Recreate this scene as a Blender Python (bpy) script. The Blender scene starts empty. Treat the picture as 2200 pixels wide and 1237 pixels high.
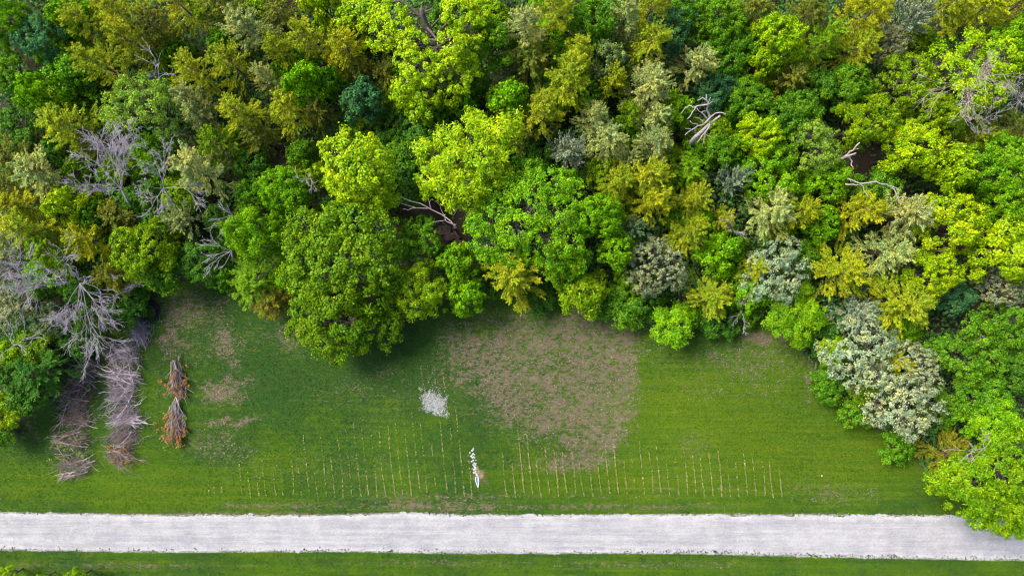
import bpy, math
import numpy as np
from mathutils import Vector

# ------------------------------------------------------------------ camera, sky, sun, exposure
SC = bpy.context.scene
COL = SC.collection
CAM_H = 78.0          # drone height in metres
S = 0.05              # metres per photograph pixel on the ground
cam_d = bpy.data.cameras.new('camera')
cam_d.sensor_width = 36.0
cam_d.lens = 18.0 / (1100 * S / CAM_H)
cam_d.clip_end = 2000
cam = bpy.data.objects.new('camera', cam_d)
cam.location = (0, 0, CAM_H)
COL.objects.link(cam)
SC.camera = cam

SUN_DIR = Vector((-0.62, 0.42, 0.86)).normalized()      # towards the sun: from the upper left of the picture
W = bpy.data.worlds.new('World'); SC.world = W; W.use_nodes = True
wn = W.node_tree.nodes; wl = W.node_tree.links
sky = wn.new('ShaderNodeTexSky'); sky.sky_type = 'NISHITA'; sky.sun_disc = False
sky.sun_elevation = math.asin(SUN_DIR.z)
sky.sun_rotation = math.atan2(SUN_DIR.x, SUN_DIR.y)
sky.air_density = 1.0; sky.dust_density = 3.0; sky.ozone_density = 1.0
bgn = wn['Background']; bgn.inputs['Strength'].default_value = 0.13
wl.new(sky.outputs[0], bgn.inputs[0])
sun_d = bpy.data.lights.new('sun', 'SUN')
sun_d.energy = 2.9; sun_d.angle = math.radians(26); sun_d.color = (1.0, 0.95, 0.84)
sun = bpy.data.objects.new('sun', sun_d)
sun.rotation_euler = SUN_DIR.to_track_quat('Z', 'Y').to_euler()
sun.location = (-40, 30, 60)
COL.objects.link(sun)
SC.view_settings.view_transform = 'Standard'
SC.view_settings.look = 'None'
SC.view_settings.gamma = 1.0
SC.view_settings.use_curve_mapping = False
SC.view_settings.exposure = 1.08
SC.cycles.max_bounces = 4; SC.cycles.diffuse_bounces = 2; SC.cycles.glossy_bounces = 1
SC.cycles.transmission_bounces = 4; SC.cycles.transparent_max_bounces = 4
SC.cycles.use_denoising = True
SC.cycles.filter_width = 1.1

RNG = np.random.default_rng(7)

# ------------------------------------------------------------------ helpers
def P(px, py, z=0.0):
    """world point that shows at photograph pixel (px, py) when it stands at height z"""
    k = S * (CAM_H - z) / CAM_H
    return np.array(((px - 1100.0) * k, (618.5 - py) * k, z))

def nrm(a):
    return a / np.maximum(np.linalg.norm(a, axis=-1, keepdims=True), 1e-9)

class MB:
    """collects vertices and faces, builds ONE mesh"""
    def __init__(self): self.V = []; self.F = []; self.n = 0
    def add(self, v, f):
        v = np.asarray(v, np.float32).reshape(-1, 3); f = np.asarray(f, np.int32)
        if len(v) == 0: return
        self.V.append(v); self.F.append(f + self.n); self.n += len(v)
    def mesh(self, name, mat=None, smooth=False):
        me = bpy.data.meshes.new(name)
        V = np.concatenate(self.V)
        nl = sum(f.size for f in self.F); npoly = sum(len(f) for f in self.F)
        me.vertices.add(len(V)); me.vertices.foreach_set('co', V.ravel())
        me.loops.add(nl); me.loops.foreach_set('vertex_index', np.concatenate([f.ravel() for f in self.F]))
        tot = np.concatenate([np.full(len(f), f.shape[1], np.int32) for f in self.F])
        st = np.concatenate([[0], np.cumsum(tot)[:-1]]).astype(np.int32)
        me.polygons.add(npoly)
        me.polygons.foreach_set('loop_start', st)
        if smooth: me.polygons.foreach_set('use_smooth', np.ones(npoly, bool))
        me.update(calc_edges=True); me.validate()
        if mat: me.materials.append(mat)
        return me
    def tube(self, pts, rad, sides=6, cap=True):
        pts = np.asarray(pts, float); rad = np.asarray(rad, float)
        d = nrm(np.gradient(pts, axis=0))
        ref = np.array((0.31, 0.17, 0.93)); 
        if abs(d.mean(0) @ ref) > 0.85 * np.linalg.norm(d.mean(0)): ref = np.array((0.9, -0.4, 0.1))
        u = nrm(np.cross(d, ref)); w = np.cross(d, u)
        a = np.arange(sides) * 2 * math.pi / sides
        ring = (u[:, None, :] * np.cos(a)[None, :, None] + w[:, None, :] * np.sin(a)[None, :, None]) * rad[:, None, None]
        v = (pts[:, None, :] + ring).reshape(-1, 3)
        n = len(pts); i = np.arange(n - 1)[:, None] * sides; j = np.arange(sides)[None, :]; k = (j + 1) % sides
        f = np.stack([i + j, i + k, i + sides + k, i + sides + j], -1).reshape(-1, 4)
        self.add(v, f)
        if cap:
            base = self.n - len(v)
            self.F.append(np.array([base + (n - 1) * sides + np.arange(sides)], np.int32))
    def leaves(self, C, N, L, Wd, rng, D=None, fold=0.12):
        n = len(C)
        if n == 0: return
        N = nrm(N)
        D = rng.normal(size=(n, 3)) if D is None else D
        T = nrm(D - N * (D * N).sum(1, keepdims=True)); B = np.cross(N, T)
        L = (np.ones(n) * L)[:, None]; Wd = (np.ones(n) * Wd)[:, None]
        up = N * Wd * fold
        q = np.stack([C - T * L * .5, C + B * Wd * .5 + up + T * L * .05, C + T * L * .5, C - B * Wd * .5 + up + T * L * .05], 1)
        self.add(q.reshape(-1, 3), np.arange(4 * n).reshape(-1, 4))
    def stones(self, C, size, rng, flat=0.7):
        n = len(C)
        b = np.array([(1, 0, 0), (0, 1, 0), (-1, 0, 0), (0, -1, 0), (0, 0, 1), (0, 0, -1)], float)
        v = b[None] * (0.65 + 0.7 * rng.random((n, 6, 1)))
        a = rng.random(n) * 6.283; c, s = np.cos(a), np.sin(a)
        x = v[..., 0] * c[:, None] - v[..., 1] * s[:, None]; y = v[..., 0] * s[:, None] + v[..., 1] * c[:, None]
        v = np.stack([x, y, v[..., 2] * flat], -1) * (np.ones(n) * size)[:, None, None] + C[:, None, :]
        f = np.array([(0, 1, 4), (1, 2, 4), (2, 3, 4), (3, 0, 4), (1, 0, 5), (2, 1, 5), (3, 2, 5), (0, 3, 5)])
        self.add(v.reshape(-1, 3), (f[None] + (np.arange(n) * 6)[:, None, None]).reshape(-1, 3))

def obj(name, me, parent=None, color=None):
    o = bpy.data.objects.new(name, me); COL.objects.link(o)
    if parent is not None: o.parent = parent
    if color is not None: o.color = (*color, 1.0)
    return o

def tag(o, label=None, cat=None, group=None, kind=None):
    if label: o['label'] = label
    if cat: o['category'] = cat
    if group: o['group'] = group
    if kind: o['kind'] = kind
    return o

def empty(name, loc, rz=0.0, sc=1.0):
    o = bpy.data.objects.new(name, None); COL.objects.link(o)
    o.location = tuple(loc); o.rotation_euler = (0, 0, rz)
    o.scale = (sc, sc, sc) if np.isscalar(sc) else tuple(sc)
    o.empty_display_size = 0.5
    return o

# ------------------------------------------------------------------ materials
def new_mat(name):
    m = bpy.data.materials.new(name); m.use_nodes = True
    nt = m.node_tree; nt.nodes.clear()
    out = nt.nodes.new('ShaderNodeOutputMaterial')
    return m, nt, out

def N_(nt, t, **kw):
    n = nt.nodes.new(t)
    for k, v in kw.items(): setattr(n, k, v)
    return n

def mixc(nt, fac, a, b, mode='MIX'):
    n = nt.nodes.new('ShaderNodeMix'); n.data_type = 'RGBA'; n.blend_type = mode
    for i, v in ((0, fac), (6, a), (7, b)):
        if hasattr(v, 'is_output') or isinstance(v, bpy.types.NodeSocket): nt.links.new(v, n.inputs[i])
        elif i == 0: n.inputs[0].default_value = v
        else: n.inputs[i].default_value = (*v, 1.0)
    return n.outputs[2]

def math_(nt, op, a, b=None, c=None, clamp=False):
    n = nt.nodes.new('ShaderNodeMath'); n.operation = op; n.use_clamp = clamp
    for i, v in enumerate((a, b, c)):
        if v is None: continue
        if isinstance(v, bpy.types.NodeSocket): nt.links.new(v, n.inputs[i])
        else: n.inputs[i].default_value = v
    return n.outputs[0]

def ramp(nt, fac, lo, hi):
    n = nt.nodes.new('ShaderNodeMapRange'); n.interpolation_type = 'SMOOTHSTEP'
    nt.links.new(fac, n.inputs[0]); n.inputs[1].default_value = lo; n.inputs[2].default_value = hi
    return n.outputs[0]

def noise(nt, vec, scale, detail=3.0, rough=0.55, stretch=None):
    if stretch is not None:
        mp = N_(nt, 'ShaderNodeMapping'); mp.inputs['Scale'].default_value = stretch
        nt.links.new(vec, mp.inputs[0]); vec = mp.outputs[0]
    n = N_(nt, 'ShaderNodeTexNoise'); n.inputs['Scale'].default_value = scale
    n.inputs['Detail'].default_value = detail; n.inputs['Roughness'].default_value = rough
    nt.links.new(vec, n.inputs['Vector'])
    return n.outputs['Fac']

def leaf_mat(name, transl=0.32, var=0.45, yellow=0.25, gloss=0.03):
    m, nt, out = new_mat(name)
    oi = N_(nt, 'ShaderNodeObjectInfo'); ge = N_(nt, 'ShaderNodeNewGeometry')
    r = ge.outputs['Random Per Island']
    br = math_(nt, 'MULTIPLY_ADD', r, 2 * var, 1 - var)
    h = math_(nt, 'FRACT', math_(nt, 'MULTIPLY', r, 37.7))
    yel = mixc(nt, 1.0, oi.outputs['Color'], (1.40, 1.16, 0.6), 'MULTIPLY')
    c = mixc(nt, math_(nt, 'MULTIPLY', h, yellow * 2, clamp=True), oi.outputs['Color'], yel)
    c = mixc(nt, 1.0, c, math_to_col(nt, br), 'MULTIPLY')
    tc = N_(nt, 'ShaderNodeTexCoord'); cn = noise(nt, tc.outputs['Object'], 0.55, 4, .65)
    c = mixc(nt, ramp(nt, cn, .35, .68), mixc(nt, 1.0, c, (.70, .85, 1.0), 'MULTIPLY'), mixc(nt, 1.0, c, (1.26, 1.12, .9), 'MULTIPLY'))
    ya = N_(nt, 'ShaderNodeAttribute', attribute_name='young_lit')
    c = mixc(nt, ya.outputs['Fac'], mixc(nt, 1.0, c, (.86, .93, 1.0), 'MULTIPLY'), mixc(nt, 1.0, c, (1.42, 1.22, .8), 'MULTIPLY'))  # yellow young tips; clump light and inner shade also put into the colour
    d = N_(nt, 'ShaderNodeBsdfDiffuse'); nt.links.new(c, d.inputs[0])
    t = N_(nt, 'ShaderNodeBsdfTranslucent')
    nt.links.new(mixc(nt, 1.0, c, (1.15, 1.1, 0.7), 'MULTIPLY'), t.inputs[0])
    mx = N_(nt, 'ShaderNodeMixShader'); mx.inputs[0].default_value = transl
    nt.links.new(d.outputs[0], mx.inputs[1]); nt.links.new(t.outputs[0], mx.inputs[2])
    g = N_(nt, 'ShaderNodeBsdfGlossy'); g.inputs['Roughness'].default_value = 0.5
    g.inputs[0].default_value = (0.9, 0.95, 1, 1)
    m2 = N_(nt, 'ShaderNodeMixShader'); m2.inputs[0].default_value = gloss
    nt.links.new(mx.outputs[0], m2.inputs[1]); nt.links.new(g.outputs[0], m2.inputs[2])
    nt.links.new(m2.outputs[0], out.inputs[0])
    return m

def math_to_col(nt, v):
    n = N_(nt, 'ShaderNodeCombineColor')
    for i in range(3): nt.links.new(v, n.inputs[i])
    return n.outputs[0]

def wood_mat(name, col, col2, scale=6.0, bump=0.3, objcol=False):
    m, nt, out = new_mat(name)
    tc = N_(nt, 'ShaderNodeTexCoord')
    f = noise(nt, tc.outputs['Object'], scale, 4, 0.65)
    c = mixc(nt, ramp(nt, f, 0.35, 0.65), col, col2)
    if objcol:
        oi = N_(nt, 'ShaderNodeObjectInfo'); c = mixc(nt, 1.0, c, oi.outputs['Color'], 'MULTIPLY')
    b = N_(nt, 'ShaderNodeBsdfPrincipled'); b.inputs['Roughness'].default_value = 0.85
    b.inputs['Specular IOR Level'].default_value = 0.2
    nt.links.new(c, b.inputs['Base Color'])
    bp = N_(nt, 'ShaderNodeBump'); bp.inputs['Strength'].default_value = bump; bp.inputs['Distance'].default_value = 0.03
    nt.links.new(f, bp.inputs['Height']); nt.links.new(bp.outputs[0], b.inputs['Normal'])
    nt.links.new(b.outputs[0], out.inputs[0])
    return m

def island_mat(name, cols, rough=0.8, spec=0.3, transl=0.0):
    """each separate piece of the mesh takes a colour of its own from the list"""
    m, nt, out = new_mat(name)
    ge = N_(nt, 'ShaderNodeNewGeometry')
    cr = N_(nt, 'ShaderNodeValToRGB'); cr.color_ramp.interpolation = 'LINEAR'
    e = cr.color_ramp.elements
    while len(e) < len(cols): e.new(0.5)
    for i, c in enumerate(cols): e[i].position = i / (len(cols) - 1); e[i].color = (*c, 1)
    nt.links.new(ge.outputs['Random Per Island'], cr.inputs[0])
    b = N_(nt, 'ShaderNodeBsdfPrincipled'); b.inputs['Roughness'].default_value = rough
    b.inputs['Specular IOR Level'].default_value = spec
    nt.links.new(cr.outputs[0], b.inputs['Base Color'])
    nt.links.new(b.outputs[0], out.inputs[0])
    return m

def lawn_colour(nt, co, dry, forest, lush_shade):
    n1 = noise(nt, co, 0.10, 4, 0.6); n2 = noise(nt, co, 1.1, 6, 0.72); n3 = noise(nt, co, 7.0, 3, 0.7)
    st = noise(nt, co, 1.0, 3, 0.6, stretch=(0.10, 2.2, 1.0))           # faint mowing bands along the road
    dark = (0.024, 0.062, 0.010); mid = (0.040, 0.092, 0.005); yel = (0.074, 0.118, 0.005)
    f = math_(nt, 'ADD', math_(nt, 'MULTIPLY', n1, 0.55), math_(nt, 'MULTIPLY', n2, 0.45))
    f = math_(nt, 'ADD', f, math_(nt, 'MULTIPLY', lush_shade, 0.20))
    c = mixc(nt, ramp(nt, f, 0.38, 0.62), dark, mid)
    c = mixc(nt, ramp(nt, math_(nt, 'ADD', math_(nt, 'MULTIPLY', st, 0.55), math_(nt, 'MULTIPLY', f, 0.6)), 0.52, 0.85), c, yel)
    c = mixc(nt, 1.0, c, math_to_col(nt, math_(nt, 'MULTIPLY_ADD', n3, 1.6, 0.2)), 'MULTIPLY')
    sp = noise(nt, co, 2.6, 6, 0.75, stretch=(0.8, 1.35, 1.0))
    d = math_(nt, 'ADD', math_(nt, 'MULTIPLY', dry, 0.50), math_(nt, 'MULTIPLY', math_(nt, 'SUBTRACT', sp, 0.5), 1.9))
    tan = mixc(nt, n2, (0.092, 0.066, 0.048), (0.180, 0.130, 0.100))
    tan = mixc(nt, 1.0, tan, math_to_col(nt, math_(nt, 'MULTIPLY_ADD', n3, 0.9, 0.55)), 'MULTIPLY')
    c = mixc(nt, math_(nt, 'MULTIPLY', ramp(nt, d, 0.16, 0.46), 0.85), c, tan)
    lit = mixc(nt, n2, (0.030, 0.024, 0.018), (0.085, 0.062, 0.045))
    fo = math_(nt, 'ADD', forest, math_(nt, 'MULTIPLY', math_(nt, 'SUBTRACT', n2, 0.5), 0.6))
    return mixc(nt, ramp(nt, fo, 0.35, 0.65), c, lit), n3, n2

def ground_mat():
    m, nt, out = new_mat('lawn_and_soil')
    tc = N_(nt, 'ShaderNodeTexCoord')
    at = [N_(nt, 'ShaderNodeAttribute', attribute_name=a) for a in ('dry', 'forest', 'lush_shade')]
    c, n3, n2 = lawn_colour(nt, tc.outputs['Object'], *[a.outputs['Fac'] for a in at])
    b = N_(nt, 'ShaderNodeBsdfPrincipled'); b.inputs['Roughness'].default_value = 0.95
    b.inputs['Specular IOR Level'].default_value = 0.1
    nt.links.new(c, b.inputs['Base Color'])
    bp = N_(nt, 'ShaderNodeBump'); bp.inputs['Strength'].default_value = 0.6; bp.inputs['Distance'].default_value = 0.06
    nt.links.new(math_(nt, 'ADD', n3, n2), bp.inputs['Height']); nt.links.new(bp.outputs[0], b.inputs['Normal'])
    nt.links.new(b.outputs[0], out.inputs[0])
    return m

def grass_mat():
    m, nt, out = new_mat('grass_blades')
    tc = N_(nt, 'ShaderNodeTexCoord'); ge = N_(nt, 'ShaderNodeNewGeometry')
    at = N_(nt, 'ShaderNodeAttribute', attribute_name='lush_shade')
    z = N_(nt, 'ShaderNodeValue'); z.outputs[0].default_value = 0.0
    c, _, _ = lawn_colour(nt, tc.outputs['Object'], z.outputs[0], z.outputs[0], at.outputs['Fac'])
    r = ge.outputs['Random Per Island']
    c = mixc(nt, 1.0, c, math_to_col(nt, math_(nt, 'MULTIPLY_ADD', r, 0.9, 0.75)), 'MULTIPLY')
    h = math_(nt, 'FRACT', math_(nt, 'MULTIPLY', r, 53.3))
    c = mixc(nt, math_(nt, 'MULTIPLY', math_(nt, 'GREATER_THAN', h, 0.94), 0.55), c, (0.22, 0.17, 0.08))
    d = N_(nt, 'ShaderNodeBsdfDiffuse'); nt.links.new(c, d.inputs[0])
    t = N_(nt, 'ShaderNodeBsdfTranslucent'); nt.links.new(c, t.inputs[0])
    mx = N_(nt, 'ShaderNodeMixShader'); mx.inputs[0].default_value = 0.25
    nt.links.new(d.outputs[0], mx.inputs[1]); nt.links.new(t.outputs[0], mx.inputs[2])
    nt.links.new(mx.outputs[0], out.inputs[0])
    return m

def road_mat():
    m, nt, out = new_mat('crushed_limestone')
    tc = N_(nt, 'ShaderNodeTexCoord'); co = tc.outputs['Object']
    at = N_(nt, 'ShaderNodeAttribute', attribute_name='across')
    v = at.outputs['Fac']
    streak = noise(nt, co, 1.0, 5, 0.6, stretch=(0.07, 2.4, 1.0))
    streak2 = noise(nt, co, 1.0, 4, 0.6, stretch=(0.7, 3.4, 1.0))
    grain = noise(nt, co, 6.0, 5, 0.8); patch = noise(nt, co, 0.5, 4, 0.6)
    f = math_(nt, 'ADD', math_(nt, 'MULTIPLY', streak, 0.40), math_(nt, 'MULTIPLY', streak2, 0.22))
    f = math_(nt, 'ADD', f, math_(nt, 'MULTIPLY', patch, 0.38))
    c = mixc(nt, ramp(nt, f, 0.36, 0.64), (0.232, 0.229, 0.248), (0.345, 0.338, 0.345))
    e = math_(nt, 'ABSOLUTE', math_(nt, 'MULTIPLY_ADD', v, 2.0, -1.0))
    c = mixc(nt, ramp(nt, math_(nt, 'ADD', e, math_(nt, 'MULTIPLY', math_(nt, 'SUBTRACT', patch, 0.5), 0.5)), 0.72, 1.0), c, (0.375, 0.362, 0.358))
    c = mixc(nt, 1.0, c, math_to_col(nt, math_(nt, 'MULTIPLY_ADD', grain, 1.1, 0.45)), 'MULTIPLY')
    b = N_(nt, 'ShaderNodeBsdfPrincipled'); b.inputs['Roughness'].default_value = 0.9
    b.inputs['Specular IOR Level'].default_value = 0.2
    nt.links.new(c, b.inputs['Base Color'])
    bp = N_(nt, 'ShaderNodeBump'); bp.inputs['Strength'].default_value = 0.5; bp.inputs['Distance'].default_value = 0.04
    nt.links.new(math_(nt, 'ADD', grain, streak2), bp.inputs['Height']); nt.links.new(bp.outputs[0], b.inputs['Normal'])
    nt.links.new(b.outputs[0], out.inputs[0])
    return m

M_LEAF = leaf_mat('broad_leaf', 0.30, 0.48, 0.30, 0.008)
M_NEEDLE = leaf_mat('conifer_spray', 0.25, 0.40, 0.10, 0.006)
M_SILVER = leaf_mat('silvery_leaf', 0.20, 0.45, 0.10, 0.03)
M_BARK = wood_mat('bark', (0.06, 0.05, 0.045), (0.13, 0.11, 0.10))
M_BROWN = wood_mat('conifer_bark', (0.10, 0.065, 0.045), (0.22, 0.16, 0.12))
M_DEAD = wood_mat('weathered_dead_wood', (0.30, 0.27, 0.29), (0.50, 0.46, 0.47), objcol=True)
M_GROUND = ground_mat()
M_GRASS = grass_mat()
M_ROAD = road_mat()

# ------------------------------------------------------------------ the ground
EDGE = np.array([(-2000, 900), (0, 965), (40, 945), (60, 860), (140, 785), (210, 735), (290, 690), (340, 635), (420, 600), (500, 605), (540, 670),
                 (620, 690), (700, 740), (860, 715), (940, 660), (1060, 635), (1200, 635), (1330, 670), (1400, 715), (1500, 705),
                 (1600, 690), (1700, 715), (1740, 790), (1830, 890), (1960, 985), (2010, 1055), (2110, 1095), (2200, 1100), (4000, 1090)], float)
ROAD_UP = np.array([(-8000, 1075), (0, 1100), (270, 1106), (550, 1107), (730, 1106), (880, 1101), (1000, 1106), (1180, 1107), (1460, 1105), (1800, 1106), (2090, 1108), (2200, 1112), (10000, 1150)], float)
ROAD_LO = np.array([(-8000, 1160), (0, 1180), (220, 1183), (370, 1185), (730, 1183), (1000, 1187), (1470, 1187), (1620, 1191), (1800, 1195), (1900, 1197), (2200, 1202), (10000, 1230)], float)
DRY = [(1290, 740, 85, 75, .95), (1180, 725, 190, 65, .70), (1310, 850, 60, 115, .90), (1262, 945, 65, 62, .90), (1130, 830, 140, 85, .62),
       (1010, 770, 90, 65, .50), (1200, 880, 110, 90, .60), (365, 735, 20, 30, .95), (490, 752, 34, 42, .78), (485, 845, 58, 26, 1.05), (500, 905, 75, 9, .95),
       (400, 655, 100, 45, .62), (640, 720, 70, 42, .66), (430, 720, 110, 60, .34), (1650, 722, 60, 14, 1.0), (1640, 765, 130, 45, .42),
       (1560, 820, 160, 60, .26), (900, 1072, 170, 18, .48), (930, 1090, 130, 10, .55), (460, 955, 90, 40, .46), (60, 920, 25, 40, .6), (1745, 800, 14, 60, .7),
       (600, 1086, 160, 7, .75), (1300, 1088, 300, 8, .62), (1800, 1060, 130, 26, .40), (250, 1214, 260, 7, .55), (900, 1208, 170, 9, .50),
       (1400, 1212, 300, 10, .46), (1500, 950, 60, 30, .36), (520, 1103, 420, 4, .8), (1550, 1104, 550, 4, .5), (1500, 1050, 220, 2.5, .55), (1250, 1066, 330, 3, .45), (350, 840, 12, 60, .3), (800, 830, 120, 70, .26), (2020, 1005, 30, 50, .5), (1028, 1022, 14, 20, 1.2),
       (1200, 1000, 90, 16, .5), (240, 780, 60, 90, .35), (720, 1010, 200, 40, .22)]
LUSH_SHADE = [(1600, 930, 330, 150, .8), (1480, 870, 90, 90, .5), (250, 1040, 320, 50, .7), (1300, 1030, 350, 40, .45), (300, 900, 120, 120, .1), (1900, 1000, 160, 90, .5),
        (600, 760, 300, 120, -.55), (1000, 800, 200, 90, -.35), (120, 860, 120, 120, -.6), (1400, 1225, 900, 14, .3)]  # negative blobs darken the lawn: tree shade put into its colour

def vnoise(x, y, seed=0):
    """smooth value noise in 0..1"""
    tab = np.random.default_rng(seed).random((256, 256))
    xi = np.floor(x).astype(int); yi = np.floor(y).astype(int); fx = x - xi; fy = y - yi
    fx = fx * fx * (3 - 2 * fx); fy = fy * fy * (3 - 2 * fy)
    a = tab[xi % 256, yi % 256]; b = tab[(xi + 1) % 256, yi % 256]; c = tab[xi % 256, (yi + 1) % 256]; d = tab[(xi + 1) % 256, (yi + 1) % 256]
    return (a * (1 - fx) + b * fx) * (1 - fy) + (c * (1 - fx) + d * fx) * fy
def fnoise(x, y, seed=0):
    return vnoise(x, y, seed) * .5 + vnoise(x * 2.1, y * 2.1, seed + 1) * .3 + vnoise(x * 4.3, y * 4.3, seed + 2) * .2
def dryness(px, py):
    wx = (fnoise(px / 34, py / 34, 5) - .5) * 72; wy = (fnoise(px / 34, py / 34, 9) - .5) * 46
    wy = wy * np.clip((1040 - py) / 60, .12, 1)
    b = np.clip(blobs(px + wx, py + wy, DRY) * .80, 0, .66)
    return b * (.20 + 1.6 * fnoise(px / 12, py / 8, 21)) + .34 * np.clip(fnoise(px / 55, py / 38, 31) - .34, 0, 1)
def px_of(x, y): return x / S + 1100.0, 618.5 - y / S
def blobs(px, py, L):
    m = np.zeros_like(px)
    for (cx, cy, rx, ry, a) in L:
        d = ((px - cx) / rx) ** 2 + ((py - cy) / ry) ** 2
        m = m + a * np.exp(-np.maximum(d, 0) ** 1.5 * 0.9)
    return m
def edge_signed(px, py):
    """positive inside the wood, in pixels (vertical distance to the wood's edge)"""
    return np.interp(px, EDGE[:, 0], EDGE[:, 1]) - py

def axis(lo, hi, step, far):
    core = np.arange(lo, hi + 1e-6, step)
    out = []; s = step; p = hi
    while p < far: s *= 1.5; p += s; out.append(p)
    out2 = []; s = step; p = lo
    while p > -far: s *= 1.5; p -= s; out2.append(p)
    return np.concatenate([out2[::-1], core, out])

gx = axis(-58, 58, 0.25, 900.0); gy = axis(-33, 2, 0.25, 900.0)
X, Y = np.meshgrid(gx, gy, indexing='xy')
px, py = px_of(X, Y)
Z = 0.05 * np.sin(X * 0.21 + 1.0) * np.cos(Y * 0.17) * (np.abs(X) < 300)
roadmid = (np.interp(px, ROAD_UP[:, 0], ROAD_UP[:, 1]) + np.interp(px, ROAD_LO[:, 0], ROAD_LO[:, 1])) / 2
Z = Z * np.clip(np.abs(py - roadmid) / 40 - 1.4, 0, 1)
pit = np.exp(-(((px - 962) / 34) ** 2 + ((py - 505) / 26) ** 2))
nX, nY = len(gx), len(gy)
g = MB()
i = np.arange(nY - 1)[:, None] * nX; j = np.arange(nX - 1)[None, :]
g.add(np.stack([X, Y, Z], -1).reshape(-1, 3), np.stack([i + j, i + j + 1, i + nX + j + 1, i + nX + j], -1).reshape(-1, 4))
gme = g.mesh('lawn', M_GROUND, True)
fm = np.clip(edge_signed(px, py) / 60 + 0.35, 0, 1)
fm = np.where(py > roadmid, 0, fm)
for nm, arr in (('dry', dryness(px, py)), ('forest', fm), ('lush_shade', blobs(px, py, LUSH_SHADE))):
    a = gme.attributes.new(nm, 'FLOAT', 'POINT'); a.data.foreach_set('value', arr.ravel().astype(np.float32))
lawn = tag(obj('lawn', gme), kind='structure', label='mown green lawn with bare brown patches beside the gravel road')

# gravel road
rx = axis(-58, 58, 0.14, 450.0)
rpx = rx / S + 1100
def jag(n, a, rng): 
    k = np.convolve(rng.normal(size=n + 40), np.ones(9) / 9, 'same')[20:n + 20] * 2 + rng.normal(size=n) * 0.55
    return k * a
up = np.interp(rpx, ROAD_UP[:, 0], ROAD_UP[:, 1]) + jag(len(rx), 2.1, RNG)
lo = np.interp(rpx, ROAD_LO[:, 0], ROAD_LO[:, 1]) + jag(len(rx), 2.1, RNG)
nc = 15
t = np.linspace(0, 1, nc)
RX = np.repeat(rx[:, None], nc, 1)
RY = 0.05 * (618.5 - (up[:, None] * (1 - t) + lo[:, None] * t))
RZ = 0.006 + 0.075 * np.sin(np.pi * t)[None, :] ** 0.6 - 0.018 * np.exp(-((t - .3) / .08) ** 2) - 0.018 * np.exp(-((t - .66) / .08) ** 2) + 0 * RX
r = MB(); i = np.arange(len(rx) - 1)[:, None] * nc; j = np.arange(nc - 1)[None, :]
r.add(np.stack([RX, RY, RZ], -1).reshape(-1, 3), np.stack([i + j, i + j + 1, i + nc + j + 1, i + nc + j], -1).reshape(-1, 4)[:, ::-1])
rme = r.mesh('gravel_road', M_ROAD, True)
a = rme.attributes.new('across', 'FLOAT', 'POINT'); a.data.foreach_set('value', np.tile(t, len(rx)).astype(np.float32))
tag(obj('gravel_road', rme), kind='structure', label='pale crushed limestone road running along the lawn')

# loose stones on and along the road
rs = np.random.default_rng(3)
M_STONE = island_mat('pale_gravel', [(0.16, 0.155, 0.17), (0.30, 0.295, 0.32), (0.42, 0.41, 0.42), (0.52, 0.50, 0.49)], 0.9, 0.2)
def road_pts(n, tt):
    x = rs.uniform(-57, 57, n); p = x / S + 1100
    u = np.interp(p, ROAD_UP[:, 0], ROAD_UP[:, 1]); l = np.interp(p, ROAD_LO[:, 0], ROAD_LO[:, 1])
    z = 0.012 + 0.075 * np.sin(np.pi * np.clip(tt, 0, 1)) ** 0.6
    return np.stack([x, 0.05 * (618.5 - (u + (l - u) * tt)), z], 1)
sb = MB()
sb.stones(road_pts(9000, rs.random(9000)), rs.uniform(0.015, 0.04, 9000), rs)
e = np.concatenate([rs.normal(0, 0.016, 4500), 1 + rs.normal(0.0, 0.016, 5500)])
sb.stones(road_pts(len(e), e), rs.uniform(0.02, 0.065, len(e)), rs)
pl = np.stack([rs.normal(1030, 45, 1300), rs.normal(1181, 3.2, 1300)], 1)
sb.stones(np.stack([(pl[:, 0] - 1100) * S, (618.5 - pl[:, 1]) * S, np.full(1300, .035)], 1), rs.uniform(.02, .06, 1300), rs)
tag(obj('loose_gravel', sb.mesh('loose_gravel', M_STONE)), kind='stuff', label='loose pale gravel scattered over the road and its edges', cat='gravel')
# dark clods and weeds on the road edges
M_CLOD = island_mat('dark_clods', [(0.012, 0.014, 0.010), (0.03, 0.035, 0.02), (0.035, 0.06, 0.015)], 0.95, 0.05)
cb = MB()
n = 560
x = np.concatenate([rs.uniform(-57, 57, 330), rs.uniform(16, 42, 170), rs.uniform(-57, 57, 60)]); p = x / S + 1100
y = np.interp(p, ROAD_LO[:, 0], ROAD_LO[:, 1]) + rs.normal(-3.0, 2.4, n)
y[500:] = np.interp(p[500:], ROAD_UP[:, 0], ROAD_UP[:, 1]) + rs.normal(1, 2.4, 60)
cb.stones(np.stack([x, (618.5 - y) * S, np.full(n, .04)], 1), rs.uniform(.035, .10, n), rs, 0.6)
tag(obj('edge_clods', cb.mesh('edge_clods', M_CLOD)), kind='stuff', label='dark clods and weeds lining the lower road edge', cat='clods')

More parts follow.
